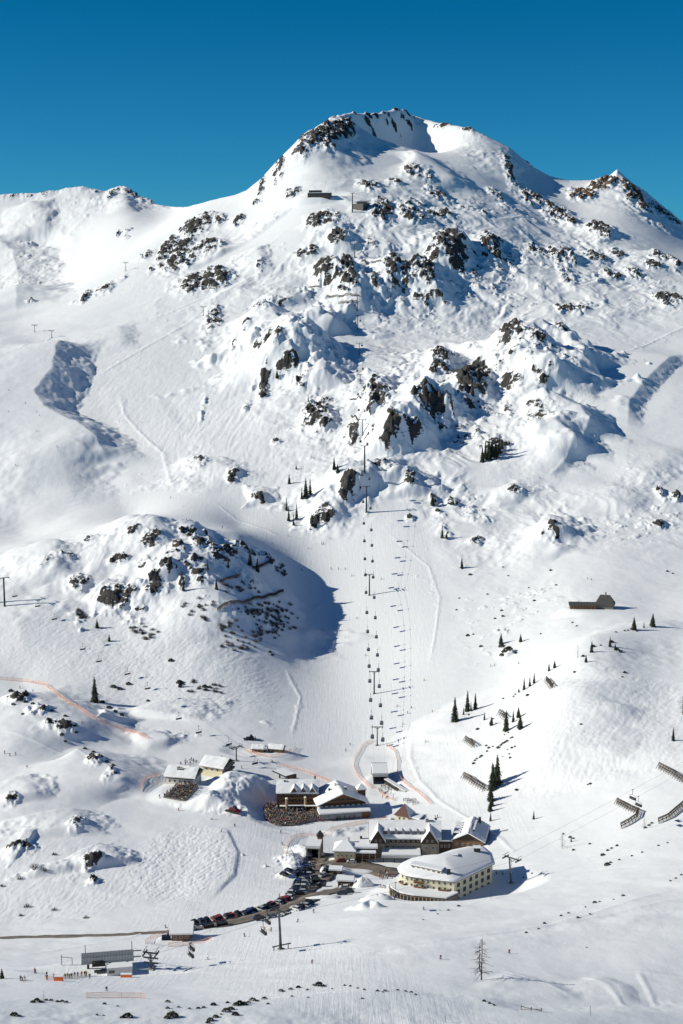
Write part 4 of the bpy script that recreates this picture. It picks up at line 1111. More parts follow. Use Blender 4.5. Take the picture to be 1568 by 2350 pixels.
win_row(t, 4, -4, 4.6, .6, 1.3, 1.6, 2.38)
chimney(t, -2, 9, 5, 7.4, 1.0, 'dark_wood'); chimney(t, 2.5, 6, 5, 6.8, 1.4, 'dark_metal')
# annex with the serrated dormers
p = at(1075, 1953)
t = thing('hotel_annex', 'tall snow roofed annex with a comb of small dormers between stone hotel and curved hotel', 'hotel annex', p, R(-12))
gable_walls(t, -7.4, 7.0, 0, 20, -4, 4.8, 3.6, 'brown_wood', 'y', 'dark_wood')
gable_roof(t, -7.4, 7.0, 0, 20, 4.8, 3.6, .9, .6, 'y')
for i in range(5):
    y = 3 + i * 2.9
    b = MB(); b.box(-7.0, -4.4, y, y + 1.5, 5.4, 7.1, 'dark_wood'); b.box(-7.4, -4.2, y - .2, y + 1.7, 7.102, 7.55, 'roof_snow'); b.build('dormer', t)
b = MB()
for i in range(6): b.box(1.4, 2.3, 4 + i * 2.1, 5.8 + i * 2.1, 7.0 - .02 * i, 8.9, 'dark_metal', 'roof_snow')
b.build('vent_row', t)
win_row(t, 5, -6.6, 6.4, 2.4, 1.0, 1.3, -.02)
chimney(t, 3.2, 17, 7, 10.2, 1.1, 'dark_wood')
# curved cream hotel
zq = Zd(1130, 2380)
pg = at(1057, 2052); zg = pg.z
t = thing('curved_hotel', 'big cream hotel with rounded left front, balconies and a broad hipped snow roof', 'hotel', pg)
def plane(pts, h): return [((q := on_plane(*zq(x, y), zg + h)).x - pg.x, q.y - pg.y) for x, y in pts]
EH = 8.0
front = plane([(160, 645), (178, 690), (240, 722), (320, 738), (450, 757), (600, 775), (700, 785), (790, 797)], EH)
right = plane([(895, 750), (1000, 700), (1120, 642), (1230, 592)], EH)
back = plane([(1200, 490), (1110, 415), (945, 415), (765, 452), (600, 508), (440, 518), (320, 542), (215, 592)], EH)
ring = front + right + back
area = sum(a[0] * b_[1] - b_[0] * a[1] for a, b_ in zip(ring, ring[1:] + ring[:1]))
if area < 0: ring = ring[::-1]
MB().extrude(ring, -4, EH - .2, 'yellow_plaster', None, False).build('wall', t)
cxm = sum(x for x, y in ring) / len(ring); cym = sum(y for x, y in ring) / len(ring)
b = MB(); n = len(ring)
def inset(k, z, jit=0): return [(cxm + (x - cxm) * k, cym + (y - cym) * k, z + random.uniform(-jit, jit)) for x, y in ring]
L0, L1, L2, L3, L4, L5 = inset(1.05, EH - .22), inset(1.05, EH), inset(1.045, EH + .55), inset(.97, EH + 1.05, .06), inset(.56, EH + 2.9, .10), inset(.16, EH + 4.5, .1)
bd = MB(); bd.add(L0 + L1, [(i, (i + 1) % n, n + (i + 1) % n, n + i) for i in range(n)] + [tuple(range(n - 1, -1, -1))], 'dark_wood'); ev = bd.build('eaves', t)
vs = L1 + L2 + L3 + L4 + L5; fs = []
for r_ in range(4): fs += [(r_ * n + i, r_ * n + (i + 1) % n, (r_ + 1) * n + (i + 1) % n, (r_ + 1) * n + i) for i in range(n)]
fs.append(tuple(range(4 * n, 5 * n)))
b.add(vs, fs, 'roof_snow'); b.build('roof', t, True)
def edge_windows(poly, spacing, z, w, h, skip=0):
    acc = spacing / 2
    for a, c in zip(poly[:-1], poly[1:]):
        dx, dy = c[0] - a[0], c[1] - a[1]; l = math.hypot(dx, dy); ang = math.atan2(dy, dx)
        nx_, ny_ = dy / l, -dx / l
        while acc < l:
            put_window(t, a[0] + dx * acc / l + nx_ * .03, a[1] + dy * acc / l + ny_ * .03, z, w, h, ang); acc += spacing
        acc -= l
rp = [front[-1]] + right
edge_windows([(front[-1][0] * .9 + right[0][0] * .1, front[-1][1] * .9 + right[0][1] * .1)] + right, 3.9, 4.9, 1.9, 1.9)
edge_windows([(front[-1][0] * .9 + right[0][0] * .1, front[-1][1] * .9 + right[0][1] * .1)] + right, 3.9, 1.9, 1.9, 2.0)
edge_windows([(front[-1][0] * .9 + right[0][0] * .1, front[-1][1] * .9 + right[0][1] * .1)] + right, 3.9, -.3, 1.6, 1.1)
edge_windows(front[1:], 2.3, 6.1, .9, 1.2); edge_windows(front[1:], 2.3, 3.7, .9, 1.3)
def edge_balcony(a, c, z):
    dx, dy = c[0] - a[0], c[1] - a[1]; l = math.hypot(dx, dy)
    o = balcony(t, 0, l, 0, 0, 1.2, 'brown_wood'); o.location = (a[0], a[1], z); o.rotation_euler = (0, 0, math.atan2(dy, dx))
lerp2 = lambda a, c, f: (a[0] + (c[0] - a[0]) * f, a[1] + (c[1] - a[1]) * f)
edge_balcony(lerp2(front[3], front[4], .1), front[4], 3.6); edge_balcony(lerp2(front[5], front[6], .1), lerp2(front[6], front[7], .2), 3.6); edge_balcony(front[1], front[2], 3.6); edge_balcony(lerp2(front[3], front[4], .1), lerp2(front[3], front[4], .95), 5.9)
# long dormer and roof vents
da, dc = plane([(290, 640)], EH + 1.5)[0], plane([(640, 712)], EH + 1.5)[0]
dx, dy = dc[0] - da[0], dc[1] - da[1]; dl = math.hypot(dx, dy)
b = MB(); b.box(0, dl, 0, 3.2, -1.2, 1.5, 'white_plaster'); b.box(-.3, dl + .3, -.4, 3.4, 1.5, 1.62, 'dark_wood'); b.box(-.2, dl + .2, -.3, 3.4, 1.622, 2.1, 'roof_snow')
d = b.build('roof_dormer', t); d.location = (da[0], da[1], EH + 1.3); d.rotation_euler = (0, 0, math.atan2(dy, dx))
for i in range(6):
    w = link('window', window_mesh(1.2, 1.0), d); w.location = (dl * (i + .5) / 6, -.02, .2)
for (zx, zy), hh, ww in (((725, 680), 1.2, 1.4), ((790, 525), 1.5, 2.4), ((1050, 430), 1.0, 2.6)):
    q = plane([(zx, zy)], EH + 2.8)[0]
    chimney(t, q[0], q[1], EH + .5, EH + 2.9 + hh, ww, 'dark_metal')
# its round fronted winter garden
AH = 3.4
outer = plane([(165, 745), (95, 770), (45, 815), (55, 862), (110, 905), (200, 935), (320, 957), (450, 968), (580, 980), (700, 990)], AH)
inner = plane([(835, 930), (720, 895), (500, 872), (330, 842), (215, 805), (190, 770)], AH)
rg = outer + inner
area = sum(a[0] * b_[1] - b_[0] * a[1] for a, b_ in zip(rg, rg[1:] + rg[:1]))
if area < 0: rg = rg[::-1]
b = MB(); b.extrude(rg, -3, AH - .5, 'fieldstone', None, False); wg = b.build('winter_garden', t)
b = MB(); b.extrude(rg, AH - .5, AH - .1, 'dark_wood'); b.build('garden_eaves', t)
b = MB(); b.extrude([(x * .995 + .003 * cxm, y + .1) for x, y in rg], AH - .098, AH + .5, 'roof_snow'); b.build('garden_roof', t)
b = MB()
acc = .7
for a, c in zip(outer[:-1], outer[1:]):
    dx, dy = c[0] - a[0], c[1] - a[1]; l = math.hypot(dx, dy); nx_, ny_ = dy / l, -dx / l
    if nx_ * 0 + ny_ * -1 < -.2: nx_, ny_ = -nx_, -ny_
    while acc < l:
        x, y = a[0] + dx * acc / l, a[1] + dy * acc / l
        tx, ty = dx / l * .55, dy / l * .55
        o1, o2 = .04, .12
        b.add([(x - tx + nx_ * o1, y - ty + ny_ * o1, .3), (x + tx + nx_ * o1, y + ty + ny_ * o1, .3), (x + tx + nx_ * o1, y + ty + ny_ * o1, 2.7), (x - tx + nx_ * o1, y - ty + ny_ * o1, 2.7)], [(0, 1, 2, 3)], 'window_glass')
        b.bar((x + tx * 1.4 + nx_ * o2, y + ty * 1.4 + ny_ * o2, -.3), (x + tx * 1.4 + nx_ * o2, y + ty * 1.4 + ny_ * o2, 2.85), .16, 'pale_wood')
        acc += 1.55
    acc -= l
b.build('window_arcade', t)
# snow islands of the forecourt
def snow_heap(u, v, rx, ry, h, seed):
    c = at(u, v); b = MB(); r_ = random.Random(seed); n, m = 26, 7; vs = []
    for j in range(m):
        f = j / (m - 1)
        for i in range(n):
            a = 6.283 * i / n; k = (1 - f) * (1 + .12 * math.sin(3 * a + seed) + r_.uniform(-.05, .05)); x, y = rx * k * math.cos(a), ry * k * math.sin(a)
            vs.append((x, y, ground(c.x + x, c.y + y) - c.z + (-.4 if j == 0 else h * math.sin(f * 1.57) ** .7 * r_.uniform(.85, 1.1))))
    fs = [(j * n + i, j * n + (i + 1) % n, (j + 1) * n + (i + 1) % n, (j + 1) * n + i) for j in range(m - 1) for i in range(n)]
    b.add(vs, fs, 'roof_snow'); o = b.build('snow_bank', None, True); o.location = c; o['kind'] = 'structure'; return o
snow_heap(806, 2001, 10.5, 4.2, 1.1, 1); snow_heap(832, 2032, 4.6, 5, 3.6, 2); snow_heap(742, 1998, 1.6, 4, 1.2, 3); snow_heap(866, 2064, 7, 3.5, 2.6, 4); snow_heap(745, 2062, 8, 2.5, 1.4, 5)
# dark red timber tower and the garage mouth in the snow bank
p = at(735, 1962)
t = thing('timber_tower', 'slim dark red timber tower with a pointed cap above the garage mouth', 'tower', p, R(4))
b = MB(); b.box(-1.25, 1.25, -1.25, 1.25, -2, 9.6, 'copper_red')
for k in range(5): b.box(-1.36, 1.36, -1.36, 1.36, 1.4 + k * 1.75, 1.62 + k * 1.75, 'pale_wood')
b.build('shaft', t)
b = MB(); b.add([(-1.7, -1.7, 9.5), (1.7, -1.7, 9.5), (1.7, 1.7, 9.5), (-1.7, 1.7, 9.5), (0, 0, 12.2)], [(0, 1, 4), (1, 2, 4), (2, 3, 4), (3, 0, 4), (3, 2, 1, 0)], 'dark_metal'); b.build('pointed_cap', t)
for k in range(4): put_window(t, 0, -1.27, 2.0 + k * 1.75, .9, 1.0)
b = MB(); b.box(-1.8, 1.8, -3.4, -1.4, -1.5, 1.2, 'dark_wood', 'roof_snow'); b.box(-1.7, 1.7, -3.3, -1.4, 1.202, 1.9, 'roof_snow'); b.build('porch', t)
p = at(718, 1972)
t = thing('garage_portal', 'dark open garage mouth under thick snow beside the red timber tower', 'garage', p, R(-6))
b = MB(); b.box(-3.1, -2.5, 0, 12, -3, 5.0, 'concrete'); b.box(2.5, 3.1, 0, 12, -3, 5.0, 'concrete'); b.box(-2.5, 2.5, 11, 12, -3, 5.0, 'black_rubber_and_shade'); b.build('wall', t)  # back wall coloured black, the interior's shade put into its colour
b = MB(); b.box(-3.3, 3.3, -.3, 12, 5.0, 5.35, 'concrete'); b.box(-3.3, 3.3, -.2, 12, 5.352, 6.5, 'roof_snow'); b.build('roof', t)
b = MB(); b.box(-2.49, 2.49, .2, 10.9, -.4, -.05, 'black_rubber_and_shade'); b.build('ramp', t)  # floor coloured black too, painted shade of the deep interior
# low sheds by the roundabout
for (u, v, L_, D_, H_, lab) in ((793, 2035, 6.5, 4, 2.4, 'small snow covered shed on the parking apron below the forecourt'), (770, 2006, 5.5, 3.5, 1.6, 'low snow capped kiosk by the round snow island of the forecourt')):
    p = at(u, v); t = thing('snow_shed', lab, 'shed', p, R(-5), 'sheds by the forecourt')
    MB().box(-L_ / 2, L_ / 2, 0, D_, -2, H_, 'dark_wood').build('wall', t)
    slab_roof(t, -L_ / 2, L_ / 2, 0, D_, H_ + .1, .7, .4, 'dark_wood', .2)
    win_row(t, 2, -L_ / 2 + .5, L_ / 2 - .5, .6, 1.0, 1.0, -.02)
# small slope bars above the chalets
for (u, v, L_, yaw, lab) in ((592, 1727, 7.0, -8, 'small dark slope bar with orange netting below the snow groomer'), (632, 1727, 8.5, -14, 'brown slope hut half buried in a snow mound right of the small dark slope bar')):
    p = at(u, v); t = thing('slope_hut', lab, 'hut', p, R(yaw), 'huts at the foot of the knoll')
    gable_walls(t, -L_ / 2, L_ / 2, 0, 5, -2, 2.3, 1.5, 'brown_wood', 'x')
    gable_roof(t, -L_ / 2, L_ / 2, 0, 5, 2.3, 1.5, .7, .5)
    win_row(t, 3, -L_ / 2 + .4, L_ / 2 - .4, .7, 1.0, 1.0, -.02)
# ski hire hut by the road
p = at(417, 2159)
t = thing('roadside_hut', 'small ski hut with flat snow roof and orange netting beside the road', 'hut', p, R(3))
MB().box(-3.6, 3.2, 0, 7.4, -2, 2.3, 'brown_wood').build('wall', t)
slab_roof(t, -3.8, 3.6, 0, 7.4, 3.3, .6, .7, 'dark_wood', .9)
win_row(t, 3, -3.2, 2.8, .8, 1.1, 1.1, -.02)
b = MB(); b.box(-7.2, -4, .5, 2.2, -.5, 1.5, 'cloth_navy'); b.bar((-5.5, 1.2, 1.5), (-4.6, 1.2, 2.6), .35, 'dark_metal'); b.build('lift_motor', t)
# chairlift station bottom left
p = at(250, 2228)
t = thing('chairlift_station', 'grey corrugated chairlift station with a pale booth and orange pads', 'lift station', p, R(10))
b = MB(); N_ = 12; x0, x1 = -8.6, 8.0
prof = [(.2, 2.9), (.3, 3.4), (1.2, 4.0), (2.0, 3.8), (2.6, 3.3), (3.2, 3.9), (4.2, 4.6), (5.0, 4.3), (5.3, 3.6)]
vs = []
for x in (x0, x1):
    vs += [(x, y, z) for y, z in prof] + [(x, y, z - .25) for y, z in prof[::-1]]
m_ = len(prof) * 2
fs = [(i, (i + 1) % m_, m_ + (i + 1) % m_, m_ + i) for i in range(m_)] + [tuple(range(m_ - 1, -1, -1)), tuple(range(m_, 2 * m_))]
b.add(vs, fs, 'roof_metal')
for i in range(34):
    x = x0 + .3 + i * (x1 - x0 - .6) / 33
    for (ya, za), (yb, zb) in zip(prof[1:-1], prof[2:]): b.beam((x, ya, za + .03), (x, yb, zb + .03), .16, .10, 'pale_metal')
b.build('roof', t)
for x in (-6.5, 0.5, 6.0):
    b = MB(); b.bar((x, 2.6, -2), (x, 2.6, 3.2), .4, 'dark_metal'); b.beam((x, .4, 2.8), (x, 5.1, 3.2), .3, .3, 'dark_metal'); b.build('support', t)
b = MB(); b.box(-.6, 7.4, -3.6, -.4, -1.5, 2.5, 'pale_metal', 'roof_snow'); b.box(-.7, 7.5, -3.7, -.3, 2.502, 2.7, 'pale_metal', 'roof_snow'); bo = b.build('booth', t)
w = link('window', window_mesh(2.0, 1.1), bo); w.location = (.9, -3.62, .8)
b = MB(); b.box(-5.2, -1.0, -1.0, 1.2, 2.2, 3.2, 'black_rubber_and_shade'); b.bar((-3.4, 1.6, 3.2), (-3.4, 1.6, 3.6), 2.1, 'dark_metal', 2.1, 18); b.box(-4.6, -.9, -1.5, -.4, .4, .9, 'dark_metal'); b.build('drive', t)
for x, nm in ((-7.3, 0), (7.6, 1)):
    b = MB(); b.bar((x, 4.7, 3.6), (x, 5.4 if nm else 5, 6.9), .12, 'dark_metal'); b.build('mast', t)
MB().beam((8.0, 1.2, 3.5), (10.4, 1.2, 3.5), .25, .25, 'dark_metal').build('guide_rail', t); MB().beam((8.0, 4.2, 4.1), (10.6, 4.2, 4.1), .25, .25, 'dark_metal').build('guide_rail', t)
for (u, v, w_, h_, lab) in ((135, 2251, 2.6, 1.5, 'orange padded mat left of the queue at the chairlift station'), (290, 2243, 3.4, 1.1, 'orange padded mat in front of the pale booth of the chairlift station')):
    q = at(u, v); b = MB(); b.box(-w_ / 2, w_ / 2, -.5, .5, -.3, h_, 'orange_pad'); b.box(-w_ / 2 - .05, w_ / 2 + .05, -.55, .55, h_ + .002, h_ + .16, 'roof_snow')
    o = b.build('safety_pad'); o.location = q; tag(o, lab, 'safety pad', 'orange pads at the chairlift station')
# farm hut on the right slope
p = at(1338, 1398)
t = thing('cow_shed', 'long low brown shed with a shallow dark roof beside the steep roofed hut', 'shed', p, R(-4))
MB().box(-9, 9.5, 0, 5, -2, 2.6, 'brown_wood').build('wall', t)
b = MB(); b.add([(-9.8, -.8, 2.5), (10, -.8, 2.5), (10, 5.6, 3.9), (-9.8, 5.6, 3.9), (-9.8, -.8, 2.72), (10, -.8, 2.72), (10, 5.6, 4.12), (-9.8, 5.6, 4.12)], [(0, 3, 2, 1), (4, 5, 6, 7), (0, 1, 5, 4), (1, 2, 6, 5), (2, 3, 7, 6), (3, 0, 4, 7)], 'roof_shingle'); b.build('roof', t)
for i in range(9): MB().box(-8.6 + i * 2.1, -8.4 + i * 2.1, -.12, -.004, -1, 2.5, 'pale_wood').build('post', t)
b = MB(); b.bar((-3, 2, 3), (-3, 2, 5.6), .08, 'dark_metal'); b.bar((-3.6, 2, 5.4), (-1.6, 2, 5.5), .06, 'dark_metal'); b.build('antenna', t)
p = at(1388, 1398)
t = thing('farm_hut', 'steep roofed dark shingle hut with a small chimney right of the long low shed', 'hut', p, R(-14))
MB().box(-6, 6, 0, 9, -2, 3.4, 'grey_wood').build('wall', t)
b = MB(); w0 = 3.6
b.add([(-6.9, -.9, 3.0), (6.9, -.9, 3.0), (6.9, 9.9, 3.0), (-6.9, 9.9, 3.0), (-3.6, 4.5, 9.4), (3.2, 4.5, 9.4)], [(0, 1, 5, 4), (1, 2, 5), (2, 3, 4, 5), (3, 0, 4), (3, 2, 1, 0)], 'roof_shingle'); b.build('roof', t)
win_row(t, 4, -5.2, 5.2, .9, 1.0, 1.2, -.02)
chimney(t, .2, 4.5, 8.6, 11.2, 1.0, 'fieldstone')
# restaurant high on the mountain
p = at(733, 453)
t = thing('summit_restaurant', 'dark flat roofed mountain restaurant on the shelf below the summit', 'restaurant', p, R(-8))
MB().box(-17, 16, 0, 14, -6, 6.2, 'dark_wood').build('wall', t)
slab_roof(t, -17, 16, 0, 14, 6.4, .7, .8, 'dark_metal', .4)
MB().box(-16, 2, 4, 13, 7.2, 10.4, 'dark_metal', 'roof_snow').build('upper_storey', t)
win_row(t, 9, -15, 15, 1.6, 2.2, 2.4, -.03)
p = at(822, 478)
t = thing('mountain_station', 'dark angular gondola mountain station beside the last pylon of the line', 'lift station', p, R(-20))
MB().box(-2, 12, 0, 16, -8, 8.5, 'dark_metal').build('hall', t)
b = MB(); b.add([(-3, -1, 8.5), (13, -1, 8.5), (14, 17, 10.5), (-4, 17, 10.5), (-3, -1, 9.3), (13, -1, 9.3), (14, 17, 11.3), (-4, 17, 11.3)], [(0, 3, 2, 1), (4, 5, 6, 7), (0, 1, 5, 4), (1, 2, 6, 5), (2, 3, 7, 6), (3, 0, 4, 7)], 'grey_metal'); b.build('roof', t)
MB().box(-6, 9, -5, -.02, -8, 6, 'grey_wood', 'roof_snow').build('platform', t)
win_row(t, 3, 0, 11, 3, 2.4, 2.2, -.03)
# terraces
def deck(name, px, lab, h=.5):
    pts = [at(u, v) for u, v in px]; z = sum(q.z for q in pts) / len(pts) + h
    poly = [(q.x, q.y) for q in pts]
    if sum(a[0] * b_[1] - b_[0] * a[1] for a, b_ in zip(poly, poly[1:] + poly[:1])) < 0: poly = poly[::-1]
    o = MB().extrude(poly, z - 3, z, 'grey_wood').build(name); tag(o, lab, 'terrace'); return z, poly
zA = Zd(400, 2100); zB = Zd(740, 2230)
DECK1 = deck('sun_terrace', [zA(330, 905), (zA(480, 790)), zA(640, 785), zA(705, 815), zA(560, 972), zA(310, 935)], 'grey wooden sun terrace in front of the white plastered chalet')
DECK2 = deck('sun_terrace', [zB(120, 520), zB(290, 500), zB(745, 560), zB(735, 690), zB(540, 735), zB(260, 745), zB(140, 670)], 'grey wooden sun terrace in front of the brown timber pub', .3)
# ------------------------------------------------------------------ lifts
def pylon(name, u, v, hpx, d, half, label, group, arms=1, ladder=True, lean=(0, 0), r=None):
    p = at(u, v); h = hpx * sc_at(p) * 1.04
    t = thing(name, label, 'lift pylon', p, math.atan2(-d[0], d[1]), group)   # local +y runs along the line
    r = r or max(.30, h * .029)
    MB().box(-1.0, 1.0, -1.0, 1.0, -2.5, .35, 'concrete').build('footing', t)
    MB().bar((0, 0, -1), (lean[0], lean[1], h), r * 1.25, 'dark_metal', r * .8, 10).build('mast', t)
    for k in range(arms):
        b = MB(); z = h - k * 1.7
        b.beam((-half - .5, 0, z), (half + .5, 0, z), .42, .38, 'dark_metal')
        b.beam((-half * .5, 0, z - .2), (0, 0, z - 1.5), .2, .2, 'dark_metal'); b.beam((half * .5, 0, z - .2), (0, 0, z - 1.5), .2, .2, 'dark_metal')
        b.build('crossarm', t)
    for s in (-1, 1):
        b = MB(); b.beam((s * half, -2.2, h - .35), (s * half, 2.2, h - .35), .3, .35, 'dark_metal')
        for k in range(4): b.bar((s * half - .12, -1.8 + k * 1.2, h - .1), (s * half + .12, -1.8 + k * 1.2, h - .1), .3, 'black_rubber_and_shade', .3, 8)
        b.beam((s * half, -2.4, h + 1.1), (s * half, 2.4, h + 1.1), .12, .12, 'dark_metal'); b.beam((s * half, 0, h), (s * half, 0, h + 1.1), .12, .12, 'dark_metal', (1, 0, 0))
        b.build('sheave_train', t)
    if ladder:
        b = MB(); b.bar((.25, -r * 1.5, 0), (.25, -r * 1.3, h), .05, 'grey_metal', .05, 4); b.bar((-.25, -r * 1.5, 0), (-.25, -r * 1.3, h), .05, 'grey_metal', .05, 4)
        for k in range(int(h / .6)): b.beam((-.25, -r * 1.4, .4 + k * .6), (.25, -r * 1.4, .4 + k * .6), .05, .05, 'grey_metal')
        b.build('ladder', t)
    a = Vector((d[0], d[1], 0)).normalized(); right_ = Vector((a.y, -a.x, 0))
    top = Vector(p) + Vector((0, 0, h + .1))
    return [top - right_ * half, top + right_ * half]

def cable(label, pts, sag=.012, group=None):
    b = MB(); out = []
    for p, q in zip(pts[:-1], pts[1:]):
        n = max(4, int((q - p).length / 25)); prev = p
        for i in range(1, n + 1):
            f = i / n; c = p.lerp(q, f) - Vector((0, 0, 4 * sag * (q - p).length * f * (1 - f)))
            b.bar(prev, c, .03, 'dark_metal', .03, 4); out.append((prev, c)); prev = c
    o = b.build('haul_cable'); tag(o, label, 'cable', group)
    return out
def on_cable(segs, v=None, u=None, drop=0.0):
    best, bp = 1e9, None
    for p, q in segs:
        for f in (0, .125, .25, .375, .5, .625, .75, .875):
            c = p.lerp(q, f); uu, vv = proj(c - Vector((0, 0, drop)))
            e = abs(vv - v) if u is None else abs(uu - u)
            if e < best: best, bp = e, c
    return bp

# gondola line
GT = [(866, 1711, 42), (859, 1592, 50), (848, 1366, 47), (841, 1175, 57), (837, 1085, 60), (832.5, 997, 33), (827, 880, 20), (825, 814, 25), (821, 755, 30), (820, 711, 31), (814, 590, 27), (809, 487, 40)]
where = ['nearest the valley station, inside the orange fence', 'second above the valley station on the wide piste', 'halfway up the wide piste, with a long shadow to its right', 'at the top of the wide piste beside the rocky knob', 'tall one on the knob with the small conifers', 'below the black cliffs beside a reddish rock', 'short one on the speckled slope above the black cliffs', 'on the small white saddle under the rock band', 'at the foot of the blue shadow in the upper mountain', 'in the blue shadow next to the long snow barrier', 'short one beside the upper snow barriers', 'topmost one, next to the mountain station']
bases = [at(u, v) for u, v, h in GT]
Lp, Rp = [], []
st_ = at(873, 1795)
Lp.append(st_ + Vector((-3, 0, 4.4))); Rp.append(st_ + Vector((3, 0, 4.4)))
for k, (u, v, h) in enumerate(GT):
    a = bases[max(k - 1, 0)]; c = bases[min(k + 1, len(GT) - 1)]
    d = (c.x - a.x, c.y - a.y) if k not in (3, 4) else (0, 1)
    l, r = pylon('gondola_pylon', u, v, h, d, 3.0, 'dark gondola pylon ' + where[k], 'pylons of the gondola line', 1, k < 6)
    Lp.append(l); Rp.append(r)
ms = at(826, 476); Lp.append(ms + Vector((1, 4, 10))); Rp.append(ms + Vector((7, 4, 10)))
gl = cable('thin haul cable on the left side of the gondola line', Lp, .008, 'cables of the gondola line'); gr = cable('thin haul cable on the right side of the gondola line', Rp, .008, 'cables of the gondola line')

def gondola_proto():
    t = thing('gondola_cabin', 'x', 'gondola', (0, 0, 0), 0, 'gondola cabins on the line')
    b = MB(); pr = [(-.85, -1.0), (.85, -1.0), (1.08, -.7), (1.08, .7), (.85, 1.0), (-.85, 1.0), (-1.08, .7), (-1.08, -.7)]
    def ring_(z, k): return [(x * k, y * k, z) for x, y in pr]
    zs = [(-5.25, .84), (-4.95, .97), (-4.3, 1.0)]
    vs = sum((ring_(z, k) for z, k in zs), []); n = 8
    fs = [(r * n + i, r * n + (i + 1) % n, (r + 1) * n + (i + 1) % n, (r + 1) * n + i) for r in range(2) for i in range(n)] + [tuple(range(7, -1, -1))]
    b.add(vs, fs, 'dark_metal')
    zs = [(-3.35, .96), (-3.1, .84)]
    vs = sum((ring_(z, k) for z, k in zs), [])
    b.add(vs, [(i, (i + 1) % n, n + (i + 1) % n, n + i) for i in range(n)] + [tuple(range(8, 16))], 'grey_metal')
    b.build('cabin', t)
    b = MB(); vs = ring_(-4.3, .99) + ring_(-3.35, .95)
    b.add(vs, [(i, (i + 1) % n, n + (i + 1) % n, n + i) for i in range(n)], 'shop_glass')
    for i in (0, 1, 4, 5): b.bar(vs[i], vs[8 + i], .06, 'dark_metal', .06, 4)
    b.build('window_band', t)
    b = MB(); b.bar((0, 0, -3.1), (0, 0, -.9), .09, 'dark_metal'); b.bar((0, 0, -.9), (0, 0, 0), .12, 'dark_metal'); b.beam((0, -.7, 0), (0, .7, 0), .25, .3, 'dark_metal'); b.build('hanger', t)
    b = MB(); b.box(-1.16, -1.08, -.5, .5, -4.9, -4.3, 'rust_metal'); b.build('ski_rack', t)
    return t
gp = gondola_proto(); first = True
LV = [1690, 1648, 1608, 1563, 1527, 1490, 1449, 1405, 1359, 1318, 1280, 1241, 1203, 1150, 1090, 1013, 940, 905, 850, 770, 742, 700]
RV = [1697, 1657, 1619, 1573, 1538, 1503, 1462, 1418, 1371, 1323, 1290, 1251, 1217, 1165, 1097, 1018, 948, 890, 845, 793, 736, 650]
for segs, vv, side_ in ((gl, LV, 'left'), (gr, RV, 'right')):
    for k, v in enumerate(vv):
        c = on_cable(segs, v=v, drop=4.2)
        lab = f'gondola cabin on the {side_} cable, {ORD[k]} up from the valley station'
        if first: gp.location = c; gp['label'] = lab; first = False
        else: copy_tree(gp, c, 0, lab)

# chairs
def chair_proto():
    t = thing('lift_chair', 'x', 'lift chair', (0, 0, 0), 0, 'chairs of the chairlifts')
    b = MB(); b.box(-1.9, 1.9, -.3, .3, -4.35, -4.15, 'black_rubber_and_shade'); b.box(-1.9, 1.9, .3, .42, -4.15, -3.4, 'black_rubber_and_shade'); b.build('seat', t)
    b = MB()
    for s in (-1, 1): b.bar((s * 1.9, .35, -4.3), (s * 1.9, .1, -2.6), .07, 'dark_metal'); b.bar((s * 1.9, .1, -2.6), (0, 0, -2.3), .07, 'dark_metal')
    b.bar((0, 0, -2.4), (0, 0, 0), .09, 'dark_metal'); b.beam((0, -.4, 0), (0, .4, 0), .2, .25, 'dark_metal'); b.build('hanger', t)
    b = MB(); b.bar((-1.8, -.45, -3.7), (1.8, -.45, -3.7), .06, 'grey_metal'); b.bar((-.6, -.45, -3.7), (-.6, -.5, -4.5), .05, 'grey_metal'); b.bar((.6, -.45, -3.7), (.6, -.5, -4.5), .05, 'grey_metal'); b.build('safety_bar', t)
    return t
cp_ = chair_proto(); cfirst = True
def chair(c, rz, lab):
    global cfirst
    if cfirst: cp_.location = c; cp_.rotation_euler = (0, 0, rz); cp_['label'] = lab; cfirst = False
    else: copy_tree(cp_, c, rz, lab)
# knoll chairlift (left)
A1, B1 = at(11, 1391), at(543, 1746); d = (B1.x - A1.x, B1.y - A1.y); an = math.atan2(-d[0], d[1])
T0 = pylon('chairlift_pylon', -22, 1383, 62, d, 3.4, 'chairlift pylon cut by the left edge, behind the first pylon of the knoll', 'pylons of the knoll chairlift', 1)
T1 = pylon('chairlift_pylon', 11, 1391, 62, d, 3.4, 'tall chairlift pylon near the left edge with long shadows on the knoll', 'pylons of the knoll chairlift', 1)
T2 = pylon('chairlift_pylon', 543, 1746, 31, d, 3.2, 'chairlift pylon beside the cream two storey chalet', 'pylons of the knoll chairlift', 1)
E1 = at(652, 1790)
t = thing('lift_terminal', 'dark open chairlift terminal with snow on top behind the timber pub', 'lift terminal', E1, an)
b = MB(); b.box(-3.4, 3.4, -6, 6, 3.8, 4.6, 'dark_metal', 'roof_snow'); b.build('canopy', t)
for y in (-4, 4): MB().bar((0, y, -2), (0, y, 4), .5, 'dark_metal').build('support', t)
b = MB(); b.bar((0, -6.2, 3.2), (0, -6.2, 3.6), 2.6, 'rust_metal', 2.6, 18); b.build('bullwheel', t)
b = MB(); b.box(-7, -4, -2, 2, -1, 2.6, 'brown_wood', 'roof_snow'); b.build('operator_hut', t)
k1 = cable('thin left cable of the knoll chairlift', [T0[0], T1[0], T2[0], E1 + Vector((-3, 0, 3.4))], .01, 'cables of the knoll chairlift'); k2 = cable('thin right cable of the knoll chairlift', [T0[1], T1[1], T2[1], E1 + Vector((3, 0, 3.4))], .01, 'cables of the knoll chairlift')
